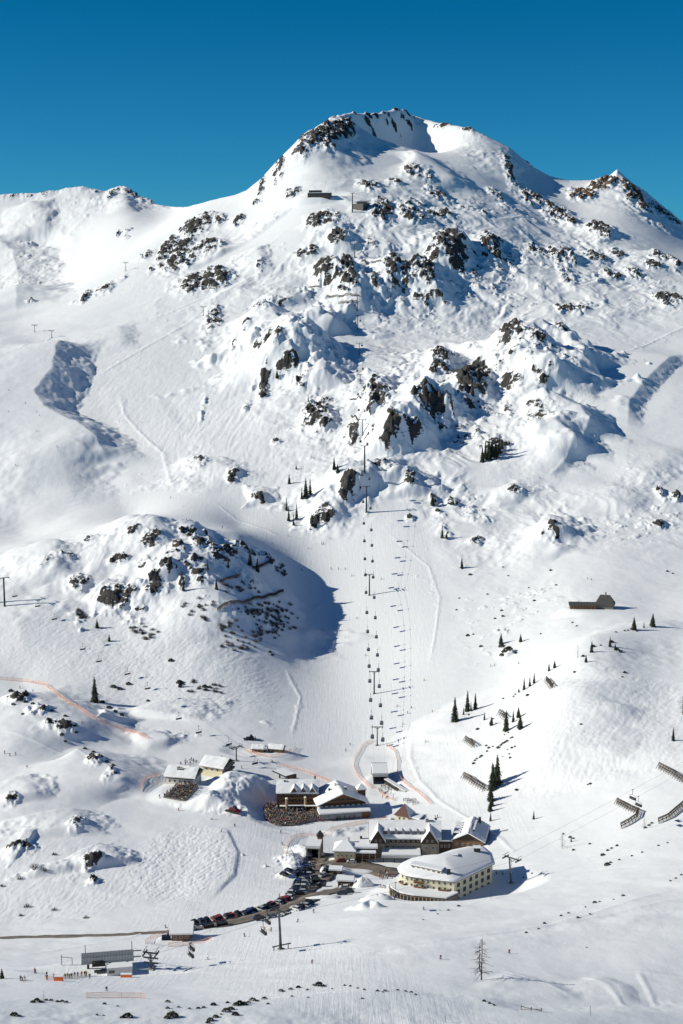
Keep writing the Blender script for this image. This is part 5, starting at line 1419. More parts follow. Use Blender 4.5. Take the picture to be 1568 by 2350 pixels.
for k, u in enumerate([32, 122, 228, 341, 458, 585]):
    segs = k1 if k % 2 else k2
    chair(on_cable(segs, u=u), an, f'dark chair of the knoll chairlift, {ORD[k]} from the left edge, on the right hand cable' if segs is k2 else f'dark chair of the knoll chairlift, {ORD[k]} from the left edge, on the left hand cable')
for k, u in enumerate([85, 188, 290, 411, 527]):
    segs = k2 if k % 2 else k1
    chair(on_cable(segs, u=u), an, f'empty dark chair below the knoll, between its {ORD[k]} and {ORD[k+1]} neighbours on the other cable')
# foreground chairlift
Q0, Q1, Q2 = at(347, 2224), at(645, 2179), at(1174, 2027)
d1 = (Q1.x - Q0.x, Q1.y - Q0.y)
S0 = pylon('chairlift_pylon', 347, 2224, 36, (.22, 1), 2.0, 'short pylon with three stacked crossarms beside the chairlift station', 'pylons of the foreground chairlift', 3)
S1 = pylon('chairlift_pylon', 645, 2179, 86, (Q2.x - Q0.x, Q2.y - Q0.y), 3.0, 'tall slim pylon standing below the row of parked cars', 'pylons of the foreground chairlift', 1, True, (-.9, 0))
S2 = pylon('chairlift_pylon', 1174, 2027, 56, (Q2.x - Q1.x, Q2.y - Q1.y), 3.2, 'leaning pylon at the right end of the curved hotel in its shadow', 'pylons of the foreground chairlift', 1, True, (-1.4, 0))
t = thing('landing_rail', 'low crossed platform at the foot of the tall slim pylon', 'platform', Q1, .3)
MB().beam((-3.2, -.6, 1.6), (3.4, -.6, 2.1), .35, .3, 'dark_metal').beam((-2.6, -.6, -.6), (-2.6, -.6, 1.8), .25, .25, 'dark_metal', (1, 0, 0)).beam((2.4, -.6, -.6), (2.4, -.6, 2.0), .25, .25, 'dark_metal', (1, 0, 0)).build('rail', t)
FE = on_plane(1640, 1730, Q2.z + 38)
q0s = at(305, 2222)
f1 = cable('thin near cable of the foreground chairlift', [q0s + Vector((0, -1, 4.8)), S0[1], S1[1], S2[1], FE], .006, 'cables of the foreground chairlift'); f2 = cable('thin far cable of the foreground chairlift', [q0s + Vector((0, 4, 5)), S0[0], S1[0], S2[0], FE + Vector((-4, 4, 0))], .006, 'cables of the foreground chairlift')
for u, segs, lab in ((436, f1, 'dark chair just right of the short three armed pylon'), (441, f2, 'dark chair directly behind the chair right of the short three armed pylon'), (608, f1, 'dark chair hanging left of the tall slim pylon below the cars'), (616, f2, 'dark chair just behind the one left of the tall slim pylon'), (1449, f2, 'small chair above the bent snow fence on the right'), (1467, f1, 'small chair lower right of the chair above the bent snow fence'), (905, f2, 'dark chair over the snowfield left of the curved hotel')):
    chair(on_cable(segs, u=u), math.atan2(-d1[0], d1[1]), lab)
# small old pylons high on the left
for u, v, h, lab in ((80, 762, 15, 'small T shaped lift pylon at the left edge of the upper slope'), (119, 775, 15, 'small lift post right of the leftmost T shaped pylon'), (289, 622, 18, 'small T shaped lift pylon beside the left rock band'), (467, 725, 20, 'thin leaning lift post above the mid left rocks'), (590, 466, 8, 'tiny lift post on the shoulder under the summit')):
    pylon('drag_lift_pylon', u, v, h, (.6, .8), 3.2, lab, 'small drag lift pylons', 1, False)

# ------------------------------------------------------------------ snow fences and nets
def snow_fence(px, hpx, label, group=None, double=False):
    hpx *= .78 if hpx > 10 else 1.0
    pts = [at(u, v) for u, v in px]
    t = thing('snow_fence', label, 'snow fence', pts[0], 0, group)
    o0 = Vector(pts[0]); h = hpx * sc_at(pts[0])
    L_ = [0]
    for a, c in zip(pts[:-1], pts[1:]): L_.append(L_[-1] + math.hypot(c.x - a.x, c.y - a.y))
    def pt(s):
        for i in range(len(pts) - 1):
            if s <= L_[i + 1] or i == len(pts) - 2:
                f = (s - L_[i]) / max(L_[i + 1] - L_[i], 1e-6); a = pts[i].lerp(pts[i + 1], f)
                return Vector((a.x, a.y, ground(a.x, a.y) if f <= 1 else a.z)) - o0, (pts[i + 1] - pts[i]).normalized()
    n = max(3, int(L_[-1] / max(.55, h * .22)))
    sl, rails = MB(), [MB(), MB(), MB()]
    lean = h * .22; prev = None
    for i in range(n + 1):
        a, dd = pt(L_[-1] * i / n); nr = Vector((-dd.y, dd.x, 0)).normalized()
        if nr.y > 0: nr = -nr
        top = a + Vector((0, 0, h)) - nr * lean
        sl.beam(a - Vector((0, 0, .4)), top, .16, .12, 'grey_wood' if hpx > 9 else 'dark_wood', (nr.x, nr.y, 0))  # shorter fences get darker slats: the knoll's shade put into the wood colour
        if prev is not None:
            for rb, k in zip(rails, (.45, .8, .97)): rb.beam(prev[0].lerp(prev[1], k), a.lerp(top, k), .2, .26, 'dark_wood')
        if i % 4 == 0:
            MB().bar(top.lerp(a, .1), a + nr * h * .55 - Vector((0, 0, .5 + h * .25)), .13, 'dark_wood', .13, 5).build('brace', t)
        prev = (a, top)
    sl.build('slats', t)
    for rb in rails: rb.build('rail', t)
    return t
FR = 'snow fences on the right slope'; FK = 'snow fences on the left knoll'; FM = 'snow fences high on the mountain'
for px, h, lab, g in [
    ([(500, 1402), (560, 1386), (620, 1368), (652, 1358)], 7, 'long dark snow fence across the shaded flank of the left knoll', FK), ([(505, 1338), (530, 1328), (552, 1320)], 6, 'short dark snow fence in the middle of the knoll flank above the long one', FK), ([(580, 1305), (606, 1298), (632, 1289)], 6, 'dark snow fence near the two conifers on top of the knoll', FK),
    ([(750, 681), (790, 680), (824, 680)], 5, 'long snow fence crossing the shadow beside the upper gondola pylon', FM), ([(777, 698), (800, 696), (820, 693)], 5, 'shorter snow fence just below the long one in the upper shadow', FM), ([(832, 600), (874, 600)], 4, 'upper of the two small snow fences right of the upper gondola pylon', FM), ([(840, 626), (872, 625)], 4, 'lower of the two small snow fences right of the upper gondola pylon', FM), ([(806, 956), (850, 954)], 4, 'snow fence right behind the gondola pylon with the reddish rock', FM), ([(803, 918), (828, 916)], 3, 'small snow fence higher up behind the pylon with the reddish rock', FM), ([(709, 660), (732, 659)], 3, 'tiny snow fence left of the upper shadowed crag', FM),
    ([(1062, 1784), (1085, 1799), (1112, 1816)], 17, 'straight snow fence left of the tall pair of conifers on the right slope', FR), ([(1144, 1640), (1152, 1643), (1162, 1652)], 16, 'short double snow fence above the single tall conifer on the right slope', FR), ([(1066, 1700), (1076, 1706), (1088, 1716)], 16, 'small broken snow fence lower left of the short double one', FR), ([(1252, 1562), (1260, 1570), (1268, 1580)], 14, 'small dark snow fence on the ridge crest below the row of conifers', FR),
    ([(1414, 1843), (1440, 1858), (1466, 1868), (1462, 1880), (1445, 1892), (1426, 1902)], 16, 'bent snow fence folded like a boomerang on the right slope', FR), ([(1510, 1762), (1540, 1778), (1568, 1796), (1600, 1822)], 17, 'snow fence running out of the frame at the right edge, upper one', FR), ([(1512, 1890), (1535, 1880), (1568, 1852), (1600, 1820)], 16, 'snow fence running up to the right edge, lower one with dark slats', FR)]:
    snow_fence(px, h, lab, g)

def net(px, label, h=1.7, group='orange safety nets'):
    path = px_path(px, 1.2)
    t = thing('safety_net', label, 'safety net', (path[0][0], path[0][1], ground(*path[0])), 0, group)
    o0 = Vector(t.location); b = MB()
    P = [Vector((x, y, ground(x, y))) - o0 for x, y in path]
    for i, (a, c) in enumerate(zip(P[:-1], P[1:])):
        for z0, z1_ in ((.15, .33), (.62, .74), (1.02, 1.13), (1.46, 1.64)):
            k = h / 1.7
            b.add([a + Vector((0, 0, z0 * k)), c + Vector((0, 0, z0 * k)), c + Vector((0, 0, z1_ * k)), a + Vector((0, 0, z1_ * k))], [(0, 1, 2, 3)], 'orange_net')
        if i % 4 == 0: MB().bar(a - Vector((0, 0, .3)), a + Vector((0, 0, h + .15)), .05, 'pale_wood', .05, 5).build('post', t)
    b.build('netting', t)
zC = Zd(960, 2130); zE = lambda x, y: (x / 2, 1213.9 + y / 2); zS = lambda x, y: (62.7 + x * .2497, 2099 + y * .2497)
net([zC(*q) for q in ((520, 165), (400, 225), (325, 350), (298, 450), (345, 560), (430, 650), (505, 708))], 'orange net curving round the left side of the gondola station')
net([zC(*q) for q in ((680, 212), (775, 290), (800, 400), (797, 520), (850, 620), (950, 700), (1080, 790), (1185, 890))], 'orange net curving round the right side of the gondola station')
net([zB(*q) for q in ((385, 1090), (402, 970), (455, 893), (560, 858), (735, 885))], 'orange net round the snow wall left of the red timber tower')
net([zB(*q) for q in ((812, 862), (900, 812), (1060, 760), (1250, 726), (1430, 690), (1560, 670))], 'orange net along the snow bank from the red tower to the stone hotel', 1.9)
net([zB(*q) for q in ((310, 55), (430, 80), (560, 112), (740, 180), (900, 252))], 'orange net on the slope behind the timber pub')
net([zE(*q) for q in ((0, 692), (110, 700), (210, 718), (300, 792), (430, 872), (570, 925), (680, 966))], 'long orange net following the cut track at the left edge', 2.2)
net([zS(*q) for q in ((548, 770), (640, 766), (690, 764))], 'short orange net left of the long one in the foreground')
net([zS(*q) for q in ((695, 768), (870, 768), (1040, 768), (1095, 775))], 'long straight orange net in the foreground below the chairlift station')
net([zS(*q) for q in ((175, 605), (260, 608))], 'orange net at the left end of the queue', 1.3)
net([zS(*q) for q in ((330, 590), (450, 578), (570, 560))], 'orange net along the waiting queue', 1.3)
net([zS(*q) for q in ((1300, 300), (1420, 292), (1568, 270), (1700, 240))], 'orange net in front of the roadside hut')
net([zS(*q) for q in ((1085, 268), (1170, 215), (1310, 175))], 'orange net left of the roadside hut')
net([(562, 1724), (590, 1732), (625, 1740), (662, 1728), (680, 1716)], 'orange net round the two slope huts')
net([zA(*q) for q in ((62, 860), (100, 715), (200, 690), (290, 668))], 'orange net on the bank left of the white plastered chalet')
net([zC(*q) for q in ((560, 700), (640, 790), (760, 850))], 'orange net at the boarding area below the gondola station', 1.3)

# ------------------------------------------------------------------ cars
def car_proto(col, tall=0.0, long_=4.4):
    t = thing('parked_car', 'x', 'car', (0, 0, 0), 0, 'cars parked along the road')
    L2, w = long_ / 2, .88
    def sect(pf, ww, m, nm):
        b = MB(); n = len(pf)
        vs = [(x, -ww, z) for x, z in pf] + [(x, ww, z) for x, z in pf]
        b.add(vs, [(i, (i + 1) % n, n + (i + 1) % n, n + i) for i in range(n)] + [tuple(range(n - 1, -1, -1)), tuple(range(n, 2 * n))], m)
        return b.build(nm, t)
    z = tall
    sect([(-L2, .35), (-L2 + .08, .82), (-L2 + .9, .98), (L2 - .25, 1.0), (L2, .8), (L2, .35), (L2 - .2, .25), (-L2 + .2, .25)], w, 'paint_' + col, 'body')
    b = MB(); k = .74
    lo = [(-L2 + .85, .98), (L2 - .2, .99)]; hi = [(-L2 + 1.65, 1.46 + z), (L2 - .75, 1.48 + z)]
    vs = [(lo[0][0], -w + .02, lo[0][1]), (lo[1][0], -w + .02, lo[1][1]), (lo[1][0], w - .02, lo[1][1]), (lo[0][0], w - .02, lo[0][1]), (hi[0][0], -k, hi[0][1]), (hi[1][0], -k, hi[1][1]), (hi[1][0], k, hi[1][1]), (hi[0][0], k, hi[0][1])]
    b.add(vs, [(0, 1, 5, 4), (1, 2, 6, 5), (2, 3, 7, 6), (3, 0, 4, 7)], 'window_glass'); b.build('windows', t)
    b = MB(); b.add([(x, y, zz + .005) for x, y, zz in vs[4:]] + [(x, y, zz + .06) for x, y, zz in vs[4:]], [(0, 1, 5, 4), (1, 2, 6, 5), (2, 3, 7, 6), (3, 0, 4, 7), (4, 5, 6, 7)], 'paint_' + col); b.build('roof', t)
    for sx in (-L2 + .85, L2 - .8):
        for sy in (-1, 1):
            MB().bar((sx, sy * .72, .31), (sx, sy * .9, .31), .31, 'black_rubber_and_shade', .31, 10).build('wheel', t)
    for sy in (-1, 1):
        MB().box(-L2 - .01, -L2 + .06, sy * .6 - .18, sy * .6 + .18, .6, .75, 'window_frame').build('headlight', t)
    return t
protos = {}
def car(p, rz, col, lab, tall=0.0):
    key = (col, tall)
    z = ground(p[0], p[1]); 
    loc = Vector((p[0], p[1], z + CAR_LIFT))
    if key not in protos:
        protos[key] = car_proto(col, tall); r = protos[key]; r.location = loc; r.rotation_euler = (0, 0, rz); r['label'] = lab
    else: copy_tree(protos[key], loc, rz, lab)
CAR_LIFT = .30
rc = random.Random(4)
cols = ['black', 'black', 'grey', 'navy', 'black', 'white', 'silver', 'grey', 'red', 'blue']
zR = Zd(540, 2500)
def row(pts, spacing, turn, place, fixed=None, off=0):
    path = px_path([zR(*q) for q in pts], 1.0); nn = normals(path); L_ = [0]
    for a, c in zip(path[:-1], path[1:]): L_.append(L_[-1] + math.hypot(c[0] - a[0], c[1] - a[1]))
    n = int(L_[-1] / spacing)
    for k in range(n + 1):
        s = k * spacing; i = min(np.searchsorted(L_, s), len(path) - 1)
        x, y = path[i]; ax, ay = nn[i]
        col = fixed[k % len(fixed)] if fixed else rc.choice(cols)
        ang = math.atan2(ay, ax) + (0 if turn == 'nose' else math.pi / 2) + rc.uniform(-.06, .06) + (math.pi if rc.random() < .5 else 0)
        car((x + ax * rc.uniform(-.3, .3), y + ay * rc.uniform(-.3, .3)), ang, col, f'{col} car, {ORD[k % 30]} from left {place}', rc.choice([0, 0, .22]))
row([(50, 840), (200, 806), (350, 778), (500, 752), (650, 722), (800, 682), (950, 638), (1090, 580), (1200, 520)], 2.75, 'nose', 'in the long row nosed into the snow bank', ['black', 'black', 'navy', 'black', 'red', 'red', 'black', 'red', 'black', 'navy', 'blue', 'black', 'silver', 'black', 'black', 'red', 'silver', 'black', 'red', 'red', 'white', 'black', 'black', 'silver', 'black'])
row([(90, 885), (190, 866), (340, 842), (500, 820)], 6.2, 'side', 'in the broken lower row beside the road', ['silver', 'black', 'black', 'black'])
row([(860, 766), (1010, 738), (1090, 715)], 5.6, 'side', 'in the short row just left of the tall slim pylon', ['black', 'grey', 'black'])
row([(1270, 655), (1400, 610), (1440, 590)], 2.8, 'nose', 'in the cluster right of the slim pylon', ['white', 'black', 'silver', 'black', 'black'])
row([(1215, 500), (1300, 400), (1350, 280), (1400, 160), (1425, 60)], 2.7, 'nose', 'in the outer row climbing to the garage mouth', ['black', 'white', 'black', 'navy', 'black', 'silver', 'black', 'black', 'blue'])
row([(1330, 480), (1390, 400), (1405, 300), (1430, 200)], 2.7, 'nose', 'in the inner row of the bend below the garage mouth', ['black', 'silver', 'black', 'black', 'white', 'navy'])
row([(1150, 260), (1290, 235)], 2.8, 'nose', 'in the stub row by the snow heaps', ['black', 'navy', 'silver', 'black'])
zQ = Zd(900, 2380)
for k, (q, c_, a_) in enumerate([((100, 800), 'black', .3), ((160, 850), 'black', -.1), ((180, 740), 'silver', .9), ((220, 690), 'black', .9), ((250, 650), 'silver', .9), ((400, 950), 'navy', .1), ((480, 930), 'black', .2), ((430, 880), 'white', .1), ((510, 585), 'white', 0), ((390, 575), 'red', .1)]):
    p = at(*zQ(*q)); car((p.x, p.y), a_, c_, f'{c_} car on the hotel forecourt, {ORD[k]} clockwise from the roadside apron', .2 if k % 3 == 0 else 0)
# snow groomers
def groomer(u, v, col, label, rz):
    p = at(u, v); t = thing('snow_groomer', label, 'snow groomer', p, rz, 'snow groomers')
    for s in (-1, 1):
        b = MB(); pf = [(-2.4, .5), (-1.9, .05), (1.9, .05), (2.5, .55), (2.0, 1.05), (-2.0, 1.05)]; n = 6
        y0_, y1_ = (s * 1.0, s * 2.0) if s > 0 else (-2.0, -1.0)
        b.add([(x, y0_, z) for x, z in pf] + [(x, y1_, z) for x, z in pf], [(i, (i + 1) % n, n + (i + 1) % n, n + i) for i in range(n)] + [tuple(range(n - 1, -1, -1)), tuple(range(n, 2 * n))], 'black_rubber_and_shade'); b.build('track', t)
    MB().box(-2.2, 2.2, -1, 1, .5, 1.6, 'paint_' + col).build('body', t)
    b = MB(); b.add([(-.2, -1, 1.6), (1.9, -1, 1.6), (1.9, 1, 1.6), (-.2, 1, 1.6), (.1, -.85, 2.8), (1.3, -.85, 2.8), (1.3, .85, 2.8), (.1, .85, 2.8)], [(0, 1, 5, 4), (1, 2, 6, 5), (2, 3, 7, 6), (3, 0, 4, 7), (4, 5, 6, 7)], 'window_glass'); b.build('cab', t)
    MB().beam((3.2, -2.4, .6), (3.2, 2.4, .6), .25, 1.1, 'paint_' + col).beam((2.2, 0, .7), (3.1, 0, .6), .4, .3, 'dark_metal').build('blade', t)
    MB().box(-3.8, -2.5, -2.2, 2.2, .1, .6, 'dark_metal').build('tiller', t)
groomer(574, 1697, 'black', 'dark snow groomer parked on the slope above the two slope huts', .2)
groomer(536, 1862, 'red', 'red snow groomer at the shadow edge left of the packed pub terrace', -.5)

# ------------------------------------------------------------------ trees and shrubs
def conifer_proto(seed, slim=1.0, ragged=0.25):
    rnd = random.Random(seed)
    b = MB(); b.bar((0, 0, -.06), (0, 0, .97), .018, 'bark', .003, 6)
    tr = b
    n = 30; c = MB()
    for i in range(n):
        f = i / (n - 1); z = .07 + .92 * f
        rad = (.165 * (1 - f) ** .75 + .010) * slim * rnd.uniform(1 - ragged, 1 + ragged * .6)
        m = max(6, int(15 * (1 - f) + 5)); a0 = rnd.uniform(0, 6.28)
        for k in range(m):
            if rnd.random() < .10: continue
            a = a0 + 6.283 * k / m + rnd.uniform(-.25, .25); r = rad * rnd.uniform(.6, 1.12); dz = -r * rnd.uniform(.15, .55)
            w = r * rnd.uniform(.30, .5); ca_, sa_ = math.cos(a), math.sin(a)
            tip = (ca_ * r, sa_ * r, z + dz)
            mid = (ca_ * r * .55, sa_ * r * .55, z + dz * .25 + .008)
            l_ = (mid[0] - sa_ * w * .5, mid[1] + ca_ * w * .5, mid[2] - .012); r_ = (mid[0] + sa_ * w * .5, mid[1] - ca_ * w * .5, mid[2] - .012)
            c.add([(0, 0, z + .012), l_, tip, r_, (mid[0], mid[1], mid[2] + .010)], [(0, 1, 4), (1, 2, 4), (2, 3, 4), (3, 0, 4)], 'needles')
            q1 = (tip[0] - sa_ * w * .4, tip[1] + ca_ * w * .4, tip[2] - .02); c.add([mid, q1, l_], [(0, 1, 2)], 'needles')
            q2 = (tip[0] + sa_ * w * .4, tip[1] - ca_ * w * .4, tip[2] - .024); c.add([mid, r_, q2], [(0, 1, 2)], 'needles')
    return tr, c
CON = []
for k, (s, sl) in enumerate(((11, 1.15), (12, .9), (13, 1.4), (14, .72), (15, .9))):
    t = thing('conifer', 'x', 'conifer', (0, 0, 0), 0, None); tr, c = conifer_proto(s, sl, .25 + .06 * k)
    tr.build('trunk', t); c.build('crown', t); CON.append(t)
used = set()
def conifer(u, v, hpx, kind, lab, group):
    p = at(u, v); h = hpx * sc_at(p) * 1.08
    q = Vector((p.x, p.y, p.z - .02 * h)); rz = (u * 7.3 + v) % 6.28
    if kind not in used:
        used.add(kind); r = CON[kind]; r.location = q; r.rotation_euler = (0, 0, rz); r.scale = (h, h, h); r['label'] = lab; r['group'] = group
    else: copy_tree(CON[kind], q, rz, lab, h, group)
TREES = {
 'on the ridge crest left of the right slope': [(1044, 1655, 54, 0), (1064, 1640, 16, 1), (1073, 1632, 46, 1), (1081, 1632, 22, 3), (1091, 1627, 36, 1)],
 'around the short double snow fence': [(1112, 1652, 18, 1), (1128, 1665, 20, 2), (1162, 1678, 46, 0), (1178, 1657, 26, 1), (1190, 1647, 24, 2), (1194, 1673, 32, 2)],
 'in the slanting file on the crest further up': [(1191, 1589, 10, 2), (1203, 1583, 26, 1), (1216, 1575, 22, 1), (1226, 1568, 24, 1), (1260, 1540, 18, 0), (1273, 1533, 17, 2)],
 'above the steep rock rib on the right slope': [(1130, 1812, 60, 0), (1141, 1800, 66, 0), (1126, 1838, 36, 2), (1133, 1780, 26, 1)],
 'in the dark file below the rock rib': [(1125, 1862, 26, 2), (1129, 1850, 22, 2), (1126, 1884, 20, 1)],
 'on the crest below the farm hut': [(1455, 1446, 29, 2), (1478, 1441, 13, 1), (1498, 1438, 29, 2), (1358, 1497, 26, 0), (1400, 1484, 22, 0), (1345, 1520, 16, 2), (1412, 1492, 14, 2)],
 'on the open right slope near the right edge': [(1545, 1700, 30, 1), (1225, 1880, 20, 1), (1311, 1932, 16, 3)],
 'on top of the left knoll': [(421, 1356, 34, 3), (477, 1308, 26, 3), (497, 1352, 24, 0), (524, 1303, 24, 3), (574, 1297, 36, 0), (591, 1312, 32, 0)],
 'on the open slope below the left knoll': [(218, 1611, 56, 0), (223, 1441, 20, 2), (251, 1472, 16, 2), (413, 1577, 18, 2)],
 'on the rocky knob beside the gondola line': [(658, 1172, 30, 3), (663, 1196, 34, 3), (674, 1206, 26, 3), (681, 1192, 36, 3), (693, 1146, 28, 3), (702, 1142, 42, 0), (712, 1136, 38, 3), (664, 1110, 22, 0), (767, 1078, 28, 0), (716, 1208, 26, 3), (680, 1077, 10, 2), (775, 1085, 20, 2)],
 'in the little grove under the right cliffs': [(1107, 1060, 34, 0), (1114, 1052, 38, 1), (1122, 1056, 46, 0), (1129, 1046, 36, 2), (1137, 1050, 42, 0), (1146, 1038, 38, 3), (1152, 1030, 20, 2)],
 'scattered on the broken slope right of the gondola': [(993, 1160, 26, 2), (1015, 1235, 30, 3), (1060, 1304, 24, 0), (1025, 1236, 14, 2), (1195, 1473, 18, 2), (1150, 1478, 24, 2), (1040, 1158, 14, 2)],
 'by the black cliffs and the mid mountain': [(748, 945, 14, 2), (706, 940, 14, 2), (636, 868, 18, 2), (708, 922, 16, 3)],
 'at the extreme left in the foreground': [(5, 2246, 22, 2)],
}
for place, L_ in TREES.items():
    L_ = sorted(L_); n = len(L_)
    for k, (u, v, h, kd) in enumerate(L_):
        nm = {0: 'dark full spruce', 1: 'slim spruce', 2: 'small bushy conifer', 3: 'very narrow spruce'}[kd]
        lab = f'{nm} standing alone {place}' if n == 1 else f'{nm}, {ORD[k]} from left {place}'
        conifer(u, v, h, kd if kd < 5 else 0, lab, 'conifers ' + place)
for k, r in enumerate(CON):
    if k not in used:
        for c in list(r.children): bpy.data.objects.remove(c)
        bpy.data.objects.remove(r)

def bare_tree(u, v, hpx, label, name='bare_larch', dens=1.0, twin=False):
    p = at(u, v); h = hpx * sc_at(p) * 1.06; rnd = random.Random(int(u))
    t = thing(name, label, 'tree', p, 0)
    b = MB(); b.bar((0, 0, -.5), (0, 0, h * .2), h * .018, 'bark', h * .014, 7); b.bar((0, 0, h * .2), (h * .01, 0, h), h * .013, 'bark', h * .003, 6)
    if twin: b.bar((0, 0, h * .16), (-h * .04, 0, h * .25), h * .012, 'bark', h * .011, 6); b.bar((-h * .04, 0, h * .25), (-h * .05, .2, h * .82), h * .011, 'bark', h * .003, 6)
    b.build('trunk', t)
    br = MB()
    for i in range(int(46 * dens)):
        f = .16 + .82 * (i / (46 * dens)) ; z = h * f
        L_ = h * (.30 * (1 - f) ** .8 + .03) * rnd.uniform(.55, 1.2); a = rnd.uniform(0, 6.283)
        x0 = -h * .05 if (twin and rnd.random() < .4 and f > .25 and f < .8) else 0
        e = Vector((x0 + math.cos(a) * L_, math.sin(a) * L_, z - L_ * rnd.uniform(.05, .45) + (.25 * L_ if f > .85 else 0)))
        s_ = Vector((x0, 0, z)); br.bar(s_, e, h * .0048, 'bark', h * .0016, 4)
        for k in range(7):
            g = rnd.uniform(.3, 1); c = s_.lerp(e, g); a2 = a + rnd.uniform(-1.5, 1.5); l2 = L_ * rnd.uniform(.12, .34)
            br.bar(c, c + Vector((math.cos(a2) * l2, math.sin(a2) * l2, -l2 * rnd.uniform(.1, .7))), h * .0022, 'twig', h * .0010, 3)
    br.build('crown', t)
bare_tree(1105, 2249, 92, 'tall bare larch with twin stems and a long shadow on the foreground snow', 'bare_larch', 1.4, True)
bare_tree(1290, 1947, 36, 'thin bare young larch on the right slope above the hotel shadow', 'bare_larch', .7)
bare_tree(1566, 1640, 46, 'bare bushy birch at the right edge of the right slope', 'bare_birch', 1.0)
bare_tree(1478, 1902, 24, 'small bare birch left of the lower snow fence at the right edge', 'bare_birch', .8)
bare_tree(1326, 1510, 30, 'thin dead larch on the crest left of the rock outcrop', 'bare_larch', .35)
bare_tree(1127, 2064, 18, 'small bare bush like tree under the right end of the curved hotel', 'bare_birch', .5)
bare_tree(101, 2300, 26, 'thin bare sapling among dwarf pines in the left foreground', 'bare_larch', .35)

def shrub_mesh(seed, bare=False):
    rnd = random.Random(seed); b = MB()
    for i in range(170 if not bare else 80):
        a = rnd.uniform(0, 6.283); r = rnd.random() ** .5; x, y = math.cos(a) * r * .5, math.sin(a) * r * .5
        z = (1 - r * r) * .42 * rnd.uniform(.5, 1.1); l_ = rnd.uniform(.10, .20)
        if bare:
            b.bar((x * .35, y * .35, -.1), (x, y, z + .10), .016, 'twig', .007, 3)
        else:
            a2 = a + rnd.uniform(-.6, .6); ex, ey = math.cos(a2) * l_ * .6, math.sin(a2) * l_ * .6
            w = .045
            b.add([(x - ey * .5, y + ex * .5, z - .05), (x + ey * .5, y - ex * .5, z - .05), (x + ex, y + ey, z + l_ * .7)], [(0, 1, 2)], 'shrub_green')
            b.add([(x + ex * .5 - w, y, z), (x + ex * .5 + w, y, z - .02), (x, y + w, z + l_)], [(0, 1, 2)], 'shrub_green')
    o = b.build('dwarf_pine'); me = o.data; bpy.data.objects.remove(o); return me
SH = [shrub_mesh(k) for k in range(4)]; BSH = [shrub_mesh(9 + k, True) for k in range(3)]
def shrub(u, v, wpx, lab, group, bare=False, name=None, sq=1.0):
    p = at(u, v); w = wpx * sc_at(p)
    o = link(name or ('leafless_bush' if bare else 'dwarf_pine'), (BSH if bare else SH)[int(u * 3 + v) % (3 if bare else 4)])
    o.location = (p.x, p.y, p.z - .06 * w); o.rotation_euler = (0, 0, u % 6.28); o.scale = (w, w, w * 1.0 * sq)
    tag(o, lab, 'bush' if bare else 'shrub', group)
z7 = lambda x, y: (x / 2, 1762 + y / 2); z8 = lambda x, y: (784 + x / 2, 1762 + y / 2); z6 = lambda x, y: (784 + x / 2, 1213.9 + y / 2)
zF = Zd(1280, 1980)
